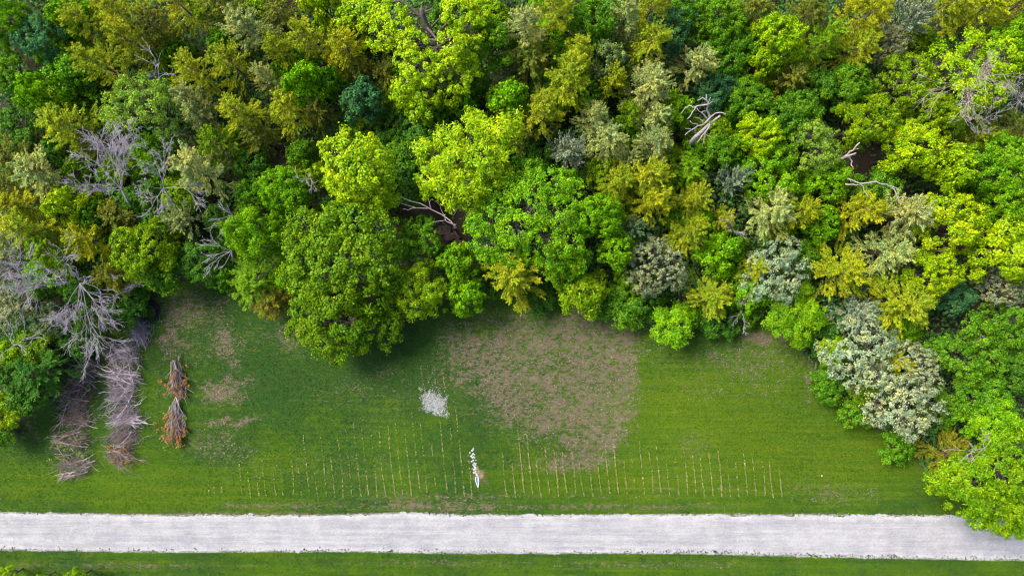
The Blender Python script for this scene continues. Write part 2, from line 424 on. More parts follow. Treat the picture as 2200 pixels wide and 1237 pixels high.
# short grass
ng = 230000
gxy = np.stack([rs.uniform(-57, 57, ng), rs.uniform(-32, 1, ng)], 1)
gp, gq = px_of(gxy[:, 0], gxy[:, 1])
u = np.interp(gp, ROAD_UP[:, 0], ROAD_UP[:, 1]); l = np.interp(gp, ROAD_LO[:, 0], ROAD_LO[:, 1])
dr = dryness(gp, gq)
keep = ((gq < u - 1 + 3 * rs.random(ng) ** 3) | (gq > l + 1 - 4 * rs.random(ng) ** 3)) & ((edge_signed(gp, gq) < 25) | (gq > l)) & (rs.random(ng) > dr * 0.9)
gxy = gxy[keep]; ng = len(gxy); gp = gp[keep]; gq = gq[keep]
gb = MB()
th = rs.uniform(0, 6.283, ng); ti = rs.uniform(.15, .9, ng)
D = np.stack([np.cos(th) * np.cos(ti), np.sin(th) * np.cos(ti), np.sin(ti)], 1)
L = rs.uniform(.06, .20, ng) * (.55 + 1.1 * fnoise(gp / 7, gq / 7, 77) + .25 * (rs.random(ng) < .03))
C = np.concatenate([gxy, np.zeros((ng, 1))], 1) + D * (L * .5)[:, None]; C[:, 2] += 0.02
gb.leaves(C, np.stack([rs.normal(0, .5, ng), rs.normal(0, .5, ng), np.ones(ng)], 1), L, rs.uniform(.03, .07, ng), rs, D)
grm = gb.mesh('grass', M_GRASS)
a = grm.attributes.new('lush_shade', 'FLOAT', 'POINT'); a.data.foreach_set('value', np.repeat(blobs(gp, gq, LUSH_SHADE), 4).astype(np.float32))
tag(obj('grass', grm), kind='stuff', label='short mown grass of the lawn and the road verge', cat='grass')

# dead thatch lying in the bare patches
nt_ = 90000
txy = np.stack([rs.uniform(-45, 40, nt_), rs.uniform(-31, 1, nt_)], 1)
tp, tq = px_of(txy[:, 0], txy[:, 1])
clump = np.sin(txy[:, 0] * 2.1 + 1.7 * np.sin(txy[:, 1] * 1.3)) * np.sin(txy[:, 1] * 2.7 + 1.4 * np.sin(txy[:, 0] * 1.1))
u = np.interp(tp, ROAD_UP[:, 0], ROAD_UP[:, 1]); l = np.interp(tp, ROAD_LO[:, 0], ROAD_LO[:, 1])
keep = (rs.random(nt_) < (dryness(tp, tq) - 0.18) * (0.75 + 0.35 * clump)) & ((tq < u - 1) | (tq > l + 2))
txy = txy[keep]; nt_ = len(txy)
tb = MB(); th = rs.normal(0, 0.9, nt_)
tb.leaves(np.concatenate([txy, rs.uniform(.02, .06, (nt_, 1))], 1), np.stack([rs.normal(0, .3, nt_), rs.normal(0, .3, nt_), np.ones(nt_)], 1),
          rs.uniform(.10, .34, nt_), rs.uniform(.03, .08, nt_), rs, np.stack([np.cos(th), np.sin(th), 0 * th], 1))
M_THATCH = island_mat('dry_thatch', [(0.07, 0.052, 0.038), (0.14, 0.102, 0.078), (0.21, 0.158, 0.125), (0.29, 0.225, 0.18)], 0.95, 0.1)
tag(obj('dead_thatch', tb.mesh('dead_thatch', M_THATCH)), kind='stuff', label='dry tan thatch lying over the bare lawn patches', cat='thatch')

# rows of dry straw flecks
M_STRAW = island_mat('straw_flecks', [(0.09, 0.12, 0.02), (0.17, 0.17, 0.05), (0.30, 0.26, 0.12), (0.36, 0.30, 0.06), (0.46, 0.44, 0.37)], 0.9, 0.1)
rows = []
for k in range(33):
    xb = 1089 + k * 18.45
    rows.append((xb, 1064 + rs.normal(0, 3), 70 + 45 * rs.random() + (22 if k in (2, 3, 12, 13, 16, 18) else 0), 0.45 + 0.5 * rs.random()))
for k in range(28):
    xb = 520 + k * 18.3 + rs.normal(0, 1.5)
    ln = np.interp(xb, [500, 640, 760, 860, 960, 1010], [60, 110, 150, 190, 210, 150]) * rs.uniform(.75, 1.15)
    rows.append((xb, 1064 + rs.normal(0, 5), ln, np.interp(xb, [520, 640, 1000], [.18, .35, .6]) * rs.uniform(.5, 1.3)))
for (xb, yb, ln, dens) in [(945, 890, 105, .3), (928, 880, 95, .35), (910, 850, 80, .2), (962, 900, 100, .25), (600, 1050, 60, .2), (450, 1060, 40, .2), (462, 1064, 34, .25), (476, 1058, 20, .3)]:
    rows.append((xb, yb, ln, dens))
ORD = ['first', 'second', 'third', 'fourth', 'fifth', 'sixth', 'seventh', 'eighth', 'ninth', 'tenth', 'eleventh', 'twelfth', 'thirteenth', 'fourteenth', 'fifteenth', 'sixteenth', 'seventeenth', 'eighteenth', 'nineteenth',
       'twentieth'] + ['twenty-' + k for k in ('first', 'second', 'third', 'fourth', 'fifth', 'sixth', 'seventh', 'eighth', 'ninth')] + ['thirtieth'] + ['thirty-' + k for k in ('first', 'second', 'third', 'fourth', 'fifth', 'sixth', 'seventh', 'eighth')]
rows.sort(key=lambda q: q[0])
nleft = len([q for q in rows if q[0] <= 1026])
for ri, (xb, yb, ln, dens) in enumerate(rows):
    nn = int(ln * 4.2)
    t_ = rs.random(nn)
    gate = vnoise(t_ * ln / 3.2 + xb, 0 * t_ + xb * .37, 41) * .9 + vnoise(t_ * ln / 26.0 + xb * 3, 0 * t_ + .5, 43) * .6 + dens * .45 - t_ * .40 > rs.uniform(.60, 1.22, nn)
    t_ = t_[gate]; nn = len(t_)
    if nn < 6: t_ = rs.random(10); nn = 10
    bend = rs.normal(0, 1.5)
    ppx = xb - t_ * ln * 0.10 + bend * np.sin(t_ * 3) + rs.normal(0, .8, nn); ppy = yb - t_ * ln
    org = P(xb, yb, 0)
    C = np.stack([(ppx - 1100) * S, (618.5 - ppy) * S, rs.uniform(.05, .14, nn)], 1) - org
    b = MB()
    b.leaves(C, np.stack([rs.normal(0, .4, nn), rs.normal(0, .4, nn), np.ones(nn)], 1), rs.uniform(.05, .15, nn), rs.uniform(.02, .045, nn) * np.where(rs.random(nn) < .10, 2.2, 1), rs,
             np.stack([rs.normal(0, .5, nn), np.ones(nn), rs.normal(0, .2, nn)], 1))
    root = empty('straw_row', org)
    tag(obj('straw', b.mesh('straw', M_STRAW), root), kind='stuff')
    lab = ORD[ri - nleft] + ' thin row of dry straw flecks to the right of the drain pipe' if ri >= nleft else ORD[nleft - 1 - ri] + ' thin row of dry straw flecks to the left of the drain pipe'
    tag(root, lab, 'straw row', 'straw rows across the lawn')

# ------------------------------------------------------------------ tree generators (each returns a crown mesh and a trunk mesh)
def lobes_random(rng, R, depth, n):
    """lobes of a rounded crown of radius R whose top is at z = depth (crown base z = 0)"""
    L = [(rng.normal(0, .12 * R), rng.normal(0, .12 * R), depth - .40 * R, .40 * R)]
    a0 = rng.random() * 6.28
    n1 = max(4, int(n * .45)); n2 = max(5, n - n1)
    for k in range(n1):
        a = a0 + k * 6.283 / n1 + rng.normal(0, .22); rr = rng.uniform(.36, .50) * R; lr = rng.uniform(.28, .40) * R
        L.append((rr * math.cos(a), rr * math.sin(a), depth * rng.uniform(.62, .84) - lr * .4, lr))
    for k in range(n2):
        a = a0 + .4 + k * 6.283 / n2 + rng.normal(0, .25); lr = rng.uniform(.20, .34) * R; rr = rng.uniform(.90, 1.08) * R - lr
        L.append((rr * math.cos(a), rr * math.sin(a), depth * rng.uniform(.25, .55), lr))
    return L

def broadleaf(rng, lobes, zbase, leaf=(0.30, 0.22), cr=0.52, per=42, style='round', fill=1.0, trunk_r=None, bare=0.0, twigs=0.5, mat=None):
    c = MB(); w = MB(); young_lit = []; cr = cr * .86
    lobes = np.array(lobes, float); lobes[:, 2] += zbase
    R = np.max(np.hypot(lobes[:, 0], lobes[:, 1]) + lobes[:, 3])
    tr = trunk_r or 0.05 * R + 0.06
    zt = lobes[:, 2].max()
    cx, cy = lobes[0, 0] * .5, lobes[0, 1] * .5
    w.tube([(0, 0, 0), (cx * .2, cy * .2, zbase * .5), (cx * .6, cy * .6, (zbase + zt) * .5), (cx, cy, zt * .92)], [tr * 1.25, tr, tr * .7, tr * .2], 7)
    for (x, y, z, r) in lobes:
        zs = max(zbase * .5, z - np.hypot(x, y) * 0.9 - 0.4); f = min(1, zs / zt)
        st = np.array((cx * f, cy * f, zs)); en = np.array((x, y, z)); mid = st * .5 + en * .5 + np.array((rng.normal(0, .15), rng.normal(0, .15), .12 * r))
        w.tube([st, mid, en], [tr * .42, tr * .28, tr * .12], 5)
        n = int(2.4 * (r / cr) ** 2 * fill) + 5
        d = nrm(rng.normal(size=(n, 3))); d[:, 2] = np.where(d[:, 2] < -.35, -d[:, 2], d[:, 2])
        cc = en + d * (r * (rng.uniform(.60, 1.02, n) + np.where(rng.random(n) < .14, .22, 0)))[:, None] * np.array((1, 1, .82))
        # skip what lies deep inside other lobes
        inside = np.zeros(n, bool)
        for (x2, y2, z2, r2) in lobes:
            inside |= np.linalg.norm(cc - np.array((x2, y2, z2)), axis=1) < r2 * .62
        keep = ~inside & (rng.random(n) >= bare)
        for q in cc[rng.random(n) < twigs * .35]:
            w.tube([en + (q - en) * .15, (en + q) / 2 + rng.normal(0, .06, 3), q], [.04, .026, .012], 4, False)
        cc = cc[keep]; d = d[keep]; n = len(cc)
        m = rng.integers(int(per * 1.0), int(per * 1.9), n)
        idx = np.repeat(np.arange(n), m); tot = len(idx)
        if tot == 0: continue
        crs = cr * rng.uniform(.5, 1.35, n)
        off = nrm(rng.normal(size=(tot, 3))) * (rng.random(tot) ** .45 * np.where(rng.random(tot) < .12, 1.5, 1.0))[:, None] * np.array((1, 1, .72))
        C = cc[idx] + off * crs[idx][:, None]
        Nn = off * .8 + d[idx] * .45 + np.array((0, 0, .55)) + rng.normal(0, .42, (tot, 3))
        young_lit.append(np.repeat((rng.random(tot) < np.linalg.norm(off, axis=1) ** 2 * .75) * rng.uniform(.5, 1, tot), 4))
        if style == 'finger':
            c.leaves(C, Nn, .82 * leaf[0] * rng.uniform(.6, 1.35, tot), .82 * leaf[1] * rng.uniform(.7, 1.2, tot), rng, off + rng.normal(0, .25, (tot, 3)) + np.array((0, 0, .1)))
        else:
            c.leaves(C, Nn, .80 * leaf[0] * rng.uniform(.4, 1.45, tot), .78 * leaf[1] * rng.uniform(.5, 1.4, tot), rng)
    cm = c.mesh('crown', mat or M_LEAF); yv = np.concatenate(young_lit).astype(np.float32)
    a = cm.attributes.new('young_lit', 'FLOAT', 'POINT'); a.data.foreach_set('value', yv)
    return cm, w.mesh('trunk', M_BARK, True), R

def conifer(rng, Ht, Rb, nb=95, leaf=(.34, .085), up0=.9, droop=.35, mat=None, dens=4.2, shape=.8, wood=None, zlow=.10, plume=.30, wild=.5, side_n=1.6):
    """a leader with plume-like branches: every branch and side branch carries short sprays all round it"""
    c = MB(); w = MB()
    lean = rng.normal(0, .02 * Ht, 2)
    def axis_(z): f = (z / Ht) ** 2; return np.array((lean[0] * f, lean[1] * f, z))
    w.tube([axis_(z) for z in (0, Ht * .35, Ht * .7, Ht * .985)], [.04 * Rb + .06, .03 * Rb + .03, .045, .012], 7)
    CC = []; NN = []; DD = []; LL = []
    def spray(pts, t0, k):
        seg = np.linalg.norm(np.diff(pts, axis=0), axis=1).sum()
        n = max(4, int(seg / .15 * k))
        t = t0 + (1 - t0) * rng.random(n) ** .85
        kk = t * (len(pts) - 1); a = np.minimum(len(pts) - 2, kk.astype(int)); fr = (kk - a)[:, None]
        q = pts[a] * (1 - fr) + pts[a + 1] * fr; tan = nrm(pts[a + 1] - pts[a])
        s_ = rng.normal(size=(n, 3)); s_[:, 2] *= .7; s_ = nrm(s_ - tan * (s_ * tan).sum(1, keepdims=True))
        dd = nrm(tan * rng.uniform(.8, 1.4, n)[:, None] + s_ * rng.uniform(.25, .8, n)[:, None] + np.array((0, 0, .10)))
        ln = leaf[0] * (1.12 - .45 * t) * rng.uniform(.6, 1.3, n)
        CC.append(q + dd * (ln * .55)[:, None] + s_ * (plume * .25 * rng.random(n) * (1.1 - t))[:, None]); DD.append(dd)
        NN.append(np.array((0, 0, .8)) + rng.normal(0, .6, (n, 3))); LL.append(ln)
    for i in range(nb):
        u = (i + rng.random()) / nb
        z = Ht * (zlow + (.985 - zlow) * u ** .68); rel = z / Ht
        az = i * 2.39996 + rng.normal(0, .4)
        ln = (Rb * (1 - rel) ** shape) * rng.uniform(1 - wild, 1 + wild * .6) + .28
        h = np.array((math.cos(az), math.sin(az), 0)); el = -.05 + up0 * rel ** 1.5
        bend = rng.normal(0, .2); side = np.array((-h[1], h[0], 0)); tt = np.linspace(0, 1, 5)
        pts = axis_(z)[None] + h[None] * (ln * tt)[:, None] + side[None] * (bend * ln * tt ** 2)[:, None]
        pts[:, 2] += np.tan(el) * ln * tt - droop * (1 - rel) * ln * tt ** 2 + .25 * ln * tt ** 3
        w.tube(pts, np.linspace(.026, .006, 5), 4, False)
        spray(pts, .14 if ln > 1 else .05, dens)
        for e in range(int(.6 + ln * side_n)):
            t = rng.uniform(.3, .85); k = t * 4; a = int(k); q = pts[a] + (pts[a + 1] - pts[a]) * (k - a); tan = nrm(pts[a + 1] - pts[a])
            sl = ln * (1.05 - t) * rng.uniform(.4, .75) + .12
            dd = nrm(tan + side * rng.choice((-1, 1)) * rng.uniform(.5, 1.0) + np.array((0, 0, rng.normal(.1, .22))))
            p2 = np.stack([q, q + dd * sl * .55, q + nrm(dd + tan * .35 + np.array((0, 0, .1))) * sl])
            w.tube(p2, [.010, .008, .004], 3, False); spray(p2, .12, dens)
    spray(np.stack([axis_(Ht * .86), axis_(Ht * .93), axis_(Ht)]), 0, dens * 1.6)
    CC = np.concatenate(CC); n = len(CC)
    c.leaves(CC, np.concatenate(NN), np.concatenate(LL), leaf[1] * rng.uniform(.7, 1.4, n), rng, np.concatenate(DD), .2)
    return c.mesh('crown', mat or M_NEEDLE), w.mesh('trunk', wood or M_BROWN, True), Rb * 1.05

def branching(b, rng, p, d, ln, rad, depth, curve=.25, upw=.05, minr=.022, spread=.75, kids=(3, 5), bias=None):
    n = 5; pts = [np.array(p, float)]; d = nrm(np.array(d, float))
    for k in range(n - 1):
        d = nrm(d + rng.normal(0, curve * .5, 3) + np.array((0, 0, upw)) + (0 if bias is None else bias))
        pts.append(pts[-1] + d * ln / (n - 1))
    pts = np.array(pts)
    b.tube(pts, np.linspace(rad, max(minr, rad * .45), n), 6 if rad > .08 else 4, depth == 0)
    if depth == 0: return
    for k in range(rng.integers(kids[0], kids[1] + 1)):
        t = rng.uniform(.25, 1.0) if k else 1.0
        kk = t * (n - 1); a = min(n - 2, int(kk)); q = pts[a] + (pts[a + 1] - pts[a]) * (kk - a)
        tn = nrm(pts[a + 1] - pts[a]); s = rng.normal(size=3); s = nrm(s - tn * (s @ tn)); s[2] *= .6
        branching(b, rng, q, tn + s * rng.uniform(.35, 1.0) * spread, ln * rng.uniform(.45, .75), max(minr, rad * .55), depth - 1, curve, upw, minr, spread, kids, bias)

# ------------------------------------------------------------------ crown prototypes
PROTO = {}
def proto(kind, k, f): PROTO.setdefault(kind, []).append(f)
for k in range(4):   # large rounded broadleaf crowns, 4.5 m radius
    r_ = np.random.default_rng(100 + k)
    proto('m', k, broadleaf(r_, lobes_random(r_, 4.5, 5.6, 15), 3.6, (.30, .21), .56, 44))
for k in range(3):   # small rounded
    r_ = np.random.default_rng(120 + k)
    proto('ms', k, broadleaf(r_, lobes_random(r_, 2.4, 3.3, 11), 2.0, (.25, .18), .40, 40))
for k in range(3):   # large, long leaflets in bursts
    r_ = np.random.default_rng(140 + k)
    proto('w', k, broadleaf(r_, lobes_random(r_, 4.5, 5.2, 14), 3.8, (.44, .14), .62, 44, 'finger'))
for k in range(3):
    r_ = np.random.default_rng(160 + k)
    proto('ws', k, broadleaf(r_, lobes_random(r_, 2.4, 3.1, 10), 1.6, (.36, .12), .46, 44, 'finger'))
for k in range(2):   # fine, airy crowns with twigs showing
    r_ = np.random.default_rng(180 + k)
    proto('f', k, broadleaf(r_, lobes_random(r_, 4.2, 5.0, 14), 3.6, (.20, .12), .42, 34, fill=.95, bare=.22, twigs=1.4))
for k in range(3):   # low dark shrubs
    r_ = np.random.default_rng(190 + k)
    proto('b', k, broadleaf(r_, lobes_random(r_, 2.4, 2.2, 10), .5, (.25, .17), .40, 40))
for k in range(8):   # conifers
    r_ = np.random.default_rng(200 + k)
    proto('c', k, conifer(r_, 9.5 + k % 3, 2.7, 60 + 4 * (k % 4), leaf=(.28, .062), up0=.62 + .22 * (k % 3), droop=.42 + .08 * (k % 3), dens=6.6, shape=.62, plume=.15, wild=.56 + .08 * (k % 2), zlow=.26, side_n=1.7))
for k in range(5):   # silvery trees
    r_ = np.random.default_rng(230 + k)
    proto('s', k, conifer(r_, 5.6 + .5 * (k % 2), 3.0, 56, leaf=(.18, .078), up0=1.0, droop=.18, mat=M_SILVER, dens=7.0, shape=.55, wood=M_BARK, zlow=.22, plume=.42, wild=.50, side_n=2.2))
for k in range(4):   # bushy silvery trees with small upright tufts
    r_ = np.random.default_rng(250 + k)
    proto('sf', k, broadleaf(r_, lobes_random(r_, 4.0, 4.4, 17), 1.6, (.24, .11), .34, 22, 'finger', fill=.62, bare=.12, twigs=1.0, mat=M_SILVER))
NAMES = {'sf': 'silvery_tree', 'm': 'broadleaf_tree', 'ms': 'broadleaf_tree', 'w': 'broadleaf_tree', 'ws': 'broadleaf_tree', 'f': 'broadleaf_tree', 'b': 'shrub', 'c': 'conifer_tree', 's': 'silvery_tree'}
GROUPS = {'sf': 'silvery trees of the wood', 'm': 'broadleaf trees of the wood', 'ms': 'broadleaf trees of the wood', 'w': 'broadleaf trees of the wood', 'ws': 'broadleaf trees of the wood', 'f': 'broadleaf trees of the wood',
          'b': 'shrubs along the wood', 'c': 'conifers of the wood', 's': 'silvery trees of the wood'}

COLS = {'yg': (.270, .435, .003), 'bg': (.150, .350, .003), 'mg': (.095, .250, .008), 'dg': (.062, .180, .014), 'bl': (.060, .190, .075), 'lg': (.205, .370, .040), 'fg': (.118, .240, .002),
        'ol': (.350, .395, .012), 'go': (.400, .410, .008), 'po': (.420, .450, .120), 'do': (.195, .220, .020), 'si': (.285, .350, .200), 'sc': (.290, .335, .185), 'sb': (.285, .325, .165), 'rs': (.140, .285, .002), 'sg': (.15, .24, .085), 'oy': (.180, .320, .003), 'bo': (.22, .215, .012)}
TREES = [
 # ---- top left
 ('m', 8, 45, 55, 9, 'bg', 'mid green broadleaf tree cut by the top left corner'),
 ('m', 85, 80, 66, 8, 'bl', 'blue-green dense broadleaf tree near the top left corner'),
 ('ms', 150, 28, 48, 9, 'bg', 'small bright green broadleaf right of the blue-green corner tree'),
 ('m', 8, 160, 60, 7, 'mg', 'dark green broadleaf on the left edge below the blue-green tree'),
 ('ms', 88, 205, 52, 10.5, 'bg', 'bright light green crown, left half of a leaning pair near left edge'),
 ('ms', 150, 168, 58, 8.5, 'mg', 'darker green crown, right half of the leaning pair near left edge'),
 ('m', 25, 285, 70, 5.5, 'dg', 'very dark low broadleaf on the left edge under the leaning green pair'),
 ('c', 195, 55, 52, 10, 'ol', 'slim olive conifer right of the blue-green corner tree'),
 ('c', 265, 38, 56, 11, 'ol', 'olive conifer near the top edge, leftmost tall one of the conifer cluster'),
 ('c', 300, 95, 55, 11, 'ol', 'yellow-olive conifer in the middle of the top left conifer cluster'),
 ('c', 345, 70, 52, 9.5, 'do', 'darker olive conifer on the right side of the top left cluster'),
 ('c', 235, 148, 62, 11.5, 'ol', 'bright yellow conifer right of the leaning green pair'),
 ('c', 400, 25, 60, 10, 'ol', 'olive conifer on the top edge between the two paler conifers'),
 ('c', 480, 22, 56, 9, 'do', 'dull olive conifer on the top edge left of the grey-green conifer'),
 ('c', 545, 68, 62, 11, 'po', 'pale grey-olive rounded conifer near the top edge'),
 ('ms', 385, 122, 38, 7, 'mg', 'small leafy green tree squeezed between conifers below the top edge'),
 ('ms', 480, 92, 36, 7.5, 'mg', 'small leafy green tree left of the grey-olive conifer'),
 ('c', 505, 145, 58, 10.5, 'ol', 'olive conifer with grey twigs below the grey-olive conifer'),
 ('c', 425, 165, 54, 10, 'ol', 'olive conifer right of the small grey dead twigs'),
 ('c', 425, 215, 46, 9, 'po', 'pale tipped conifer at the right rim of the feathery light green tree'),
 ('f', 305, 228, 92, 11.5, 'lg', 'wide feathery light green tree among the left conifers'),
 ('c', 165, 275, 66, 10.5, 'ol', 'olive conifer with one long pale branch left of the feathery tree'),
 ('c', 215, 320, 48, 7, 'do', 'dark brown-olive conifer above the larger bare tree'),
 ('ms', 656, 172, 54, 11.5, 'bg', 'vivid lime green round tree between conifers left of the oak'),
 ('ms', 712, 180, 36, 9, 'mg', 'small mid green tree touching the vivid lime tree'),
 ('ms', 778, 218, 54, 9.5, 'bl', 'blue-green oval tree below left of the oak'),
 ('c', 578, 178, 36, 10, 'po', 'small pale star-shaped conifer left of the vivid lime tree'),
 ('c', 525, 248, 54, 10.5, 'ol', 'bright yellow star-shaped conifer below the pale star conifer'),
 ('c', 622, 238, 55, 10, 'ol', 'olive conifer below the vivid lime tree'),
 ('c', 438, 252, 40, 9, 'po', 'thin pale conifer with grey-green tips right of the feathery tree'),
 ('c', 685, 245, 44, 8, 'do', 'dark olive conifer between the lime tree and the yellow-green dome'),
 ('c', 672, 92, 54, 10, 'ol', 'olive conifer above the vivid lime tree'),
 ('c', 748, 108, 56, 10, 'go', 'golden conifer at the left rim of the oak'),
 ('c', 612, 118, 46, 10, 'ol', 'slim olive conifer right of the grey-olive conifer'),
 ('c', 600, 25, 50, 7.5, 'do', 'dark conifer on the top edge right of the grey-olive conifer'),
 ('ms', 690, 12, 52, 11, 'yg', 'yellow-green crown on the top edge left of the oak'),
 ('c', 775, 160, 40, 6.5, 'do', 'shaded brown-olive conifer tucked under the left side of the oak'),
 ('ms', 325, 330, 46, 8, 'bg', 'fresh green small tree between the two bare trees'),
 ('c', 440, 372, 66, 11, 'po', 'pale yellow-green conifer leaning diagonally right of the bare trees'),
 ('c', 478, 315, 55, 9, 'oy', 'dark yellow conifer above the diagonal pale conifer'),
 ('c', 560, 300, 48, 7.5, 'do', 'dim olive conifer left of the yellow-green dome'),
 ('c', 35, 335, 64, 7.5, 'do', 'brown-olive conifer on the left edge above the pale-tipped one'),
 ('c', 95, 375, 62, 8.5, 'po', 'grey-olive conifer left of the larger bare tree'),
 ('c', 30, 400, 50, 7, 'do', 'dark olive conifer on the left edge left of the lime bush'),
 ('ms', 125, 330, 38, 6.5, 'dg', 'dark green small tree above the larger bare tree, near its tip'),
 ('ms', 650, 335, 42, 7, 'mg', 'dark green small tree at the left rim of the yellow-green dome'),
 ('ms', 540, 355, 50, 6, 'dg', 'dark green low tree in the shadow left of the yellow-green dome'),
 ('m', 608, 412, 60, 8.5, 'bg', 'mid green crown above the big front tree'),
 ('ms', 545, 420, 45, 7, 'mg', 'dark green crown left of the mid green one above the front tree'),
 ('ms', 300, 430, 50, 5.5, 'dg', 'dark green low tree under the smaller bare tree'),
 # ---- left edge middle
 ('ms', 146, 440, 48, 9.5, 'yg', 'lime green small tree below the larger bare tree'),
 ('ms', 205, 462, 36, 8, 'mg', 'dark green small crown touching the lime tree below the bare trees'),
 ('c', 45, 448, 58, 9, 'go', 'ochre conifer on the left edge above the big bare tree'),
 ('c', 80, 490, 60, 9.5, 'ol', 'yellow-tipped conifer above the big bare tree by the left edge'),
 ('c', 118, 540, 58, 9, 'oy', 'olive conifer just above the crown of the big bare tree'),
 ('c', 200, 518, 56, 9, 'go', 'orange-gold conifer left of the round lime tree'),
 ('c', 250, 590, 50, 7, 'bo', 'brown-gold low conifer between big bare tree and round lime tree'),
 ('c', 20, 510, 60, 8, 'po', 'grey-green conifer on the left edge beside the big bare tree'),
 ('c', 260, 470, 48, 6.5, 'do', 'dark olive conifer above the round lime tree'),
 ('m', 305, 535, 76, 9, 'oy', 'round lime tree with beaded leaf tufts above the hose coil'),
 ('ms', 350, 590, 48, 7, 'mg', 'green crown at the lawn edge under the round lime tree'),
 ('s', 392, 470, 56, 7.5, 'po', 'olive tree with silver tips left of the grey dead branches'),
 ('m', 432, 560, 58, 6.5, 'dg', 'dark green tree behind the head of the lawn'),
 ('ms', 470, 590, 40, 5, 'mg', 'small green bush at the upper end of the lawn'),
 ('w', 545, 505, 72, 11, 'bg', 'bright lime tree left of the big front tree'),
 ('c', 550, 605, 68, 6.5, 'oy', 'gold-tinged bushy evergreen below the bright lime tree'),
 ('c', 590, 640, 55, 5.5, 'bo', 'brown-green drooping evergreen at the lawn beside the front tree'),
 ('b', 270, 652, 52, 3.4, 'dg', 'dark low evergreen shrub beside the hose coil'),
 ('b', 240, 625, 46, 3, 'dg', 'dark shrub between the big bare tree and the hose coil shrub'),
 ('b', 165, 728, 54, 3, 'dg', 'dark green shrub below the big bare tree'),
 ('sf', 25, 655, 58, 6, 'sb', 'silvery shrub on the left edge below the big bare tree'),
 ('sf', 95, 690, 48, 5, 'sg', 'grey-green shrub under the drooping tips of the big bare tree'),
 ('b', 40, 720, 60, 3.4, 'dg', 'green shrub with grey twigs on the left edge'),
 ('ms', 25, 765, 42, 5, 'oy', 'yellow-tipped small tree on the left edge with bare limbs'),
 ('c', 85, 800, 66, 6, 'dg', 'dark feathery conifer left of the brown brush heaps'),
 ('c', 30, 805, 55, 6, 'dg', 'dark conifer on the left edge above the lime bush'),
 ('ws', 2, 880, 52, 5, 'oy', 'lime green bush on the left edge beside the lawn'),
 ('ws', -8, 930, 40, 4, 'mg', 'darker green bush cut by the left edge above the road'),
 # ---- top centre
 ('m', 1050, 85, 66, 10, 'mg', 'deep green dome right of the oak'),
 ('m', 1010, 180, 48, 7, 'dg', 'dark green crown in the shade under the oak'),
 ('c', 1128, 70, 56, 11.5, 'po', 'pale yellow conifer right of the deep green dome'),
 ('c', 1192, 35, 58, 12, 'ol', 'tall yellow conifer on the top edge right of the oak'),
 ('c', 1140, 140, 55, 8, 'do', 'brown-olive conifer below the pale yellow one'),
 ('c', 1218, 172, 62, 11.5, 'ol', 'golden green conifer with a broad plume right of centre top'),
 ('c', 1240, 122, 48, 10.5, 'ol', 'slim olive conifer just above the broad golden plume'),
 ('c', 1162, 252, 58, 10.5, 'ol', 'olive conifer with radiating branches right of the vivid central tree'),
 ('c', 1120, 300, 40, 7.5, 'do', 'dim olive conifer between the vivid central tree and the wide green tree'),
 ('m', 1282, 38, 66, 9.5, 'mg', 'dark green crown on the top edge right of the tall yellow conifer'),
 ('ms', 1280, 100, 42, 6, 'bl', 'shaded blue-green crown left of the sage tree'),
 ('ms', 1313, 132, 44, 10, 'sg', 'sage green small round tree among olive conifers'),
 ('c', 1341, 48, 44, 11.5, 'po', 'narrow pale conifer on the top edge'),
 ('c', 1398, 22, 46, 11, 'ol', 'olive conifer on the top edge right of the narrow pale one'),
 ('c', 1388, 98, 54, 11, 'ol', 'olive-yellow conifer right of the sage tree'),
 ('c', 1310, 185, 44, 10, 'go', 'yellow star conifer below the sage tree'),
 ('c', 1392, 195, 62, 11.5, 'po', 'large pale straw-coloured conifer right of the yellow star'),
 ('c', 1275, 255, 40, 10, 'po', 'small whitish conifer above the silver star tree'),
 ('c', 1308, 305, 58, 10.5, 'po', 'pale yellow-green conifer slanting beside the silver star tree'),
 ('c', 1402, 315, 52, 10.5, 'po', 'pale yellow conifer left of the grey snag'),
 ('c', 1405, 255, 44, 10, 'po', 'whitish small conifer just below the large straw one'),
 ('c', 1350, 250, 44, 8, 'oy', 'dull yellow conifer in the middle of the pale conifers'),
 ('s', 1220, 328, 58, 10, 'si', 'bright silver star-shaped tree right of the vivid central tree'),
 ('s', 1352, 345, 36, 9.5, 'po', 'small silver-tipped tree below the pale slanting conifers'),
 ('m', 1446, 62, 62, 9, 'bl', 'blue-green crown on the top edge left of the dark gap'),
 ('ms', 1450, 240, 46, 8.5, 'bg', 'bright green small tree left of the grey snag'),
 ('ms', 1092, 220, 52, 10, 'bg', 'green crown above right of the vivid central tree'),
 ('m', 925, 215, 58, 9, 'bg', 'green crown directly below the oak'),
 ('m', 905, 300, 70, 5.5, 'dg', 'dark teal low tree in the gap left of the vivid central tree'),
 ('ms', 990, 215, 42, 8.5, 'mg', 'mid green crown between the oak and the vivid central tree'),
 ('c', 825, 165, 46, 6, 'do', 'shaded olive conifer under the lower left of the oak'),
 ('m', 835, 270, 55, 5.5, 'dg', 'dark green low tree right of the blue-green oval tree'),
 ('ms', 880, 395, 55, 6, 'dg', 'dark low tree between the yellow-green dome and the vivid central tree'),
 ('c', 1325, 388, 48, 10, 'ol', 'brownish-yellow conifer below the silver-tipped small tree'),
 ('c', 1385, 388, 56, 11, 'ol', 'yellow star conifer above another one, left of the snag'),
 ('c', 1398, 432, 54, 11, 'go', 'bright yellow star conifer with a white core right of the wide green tree'),
 # ---- top right
 ('m', 1482, 35, 58, 9, 'mg', 'dark green crown on the top edge above the dark gap'),
 ('m', 1548, 45, 62, 10, 'mg', 'green crown with lighter tips on the top edge'),
 ('m', 1572, 110, 62, 8, 'mg', 'deep green tree left of the yellow-leaved tree'),
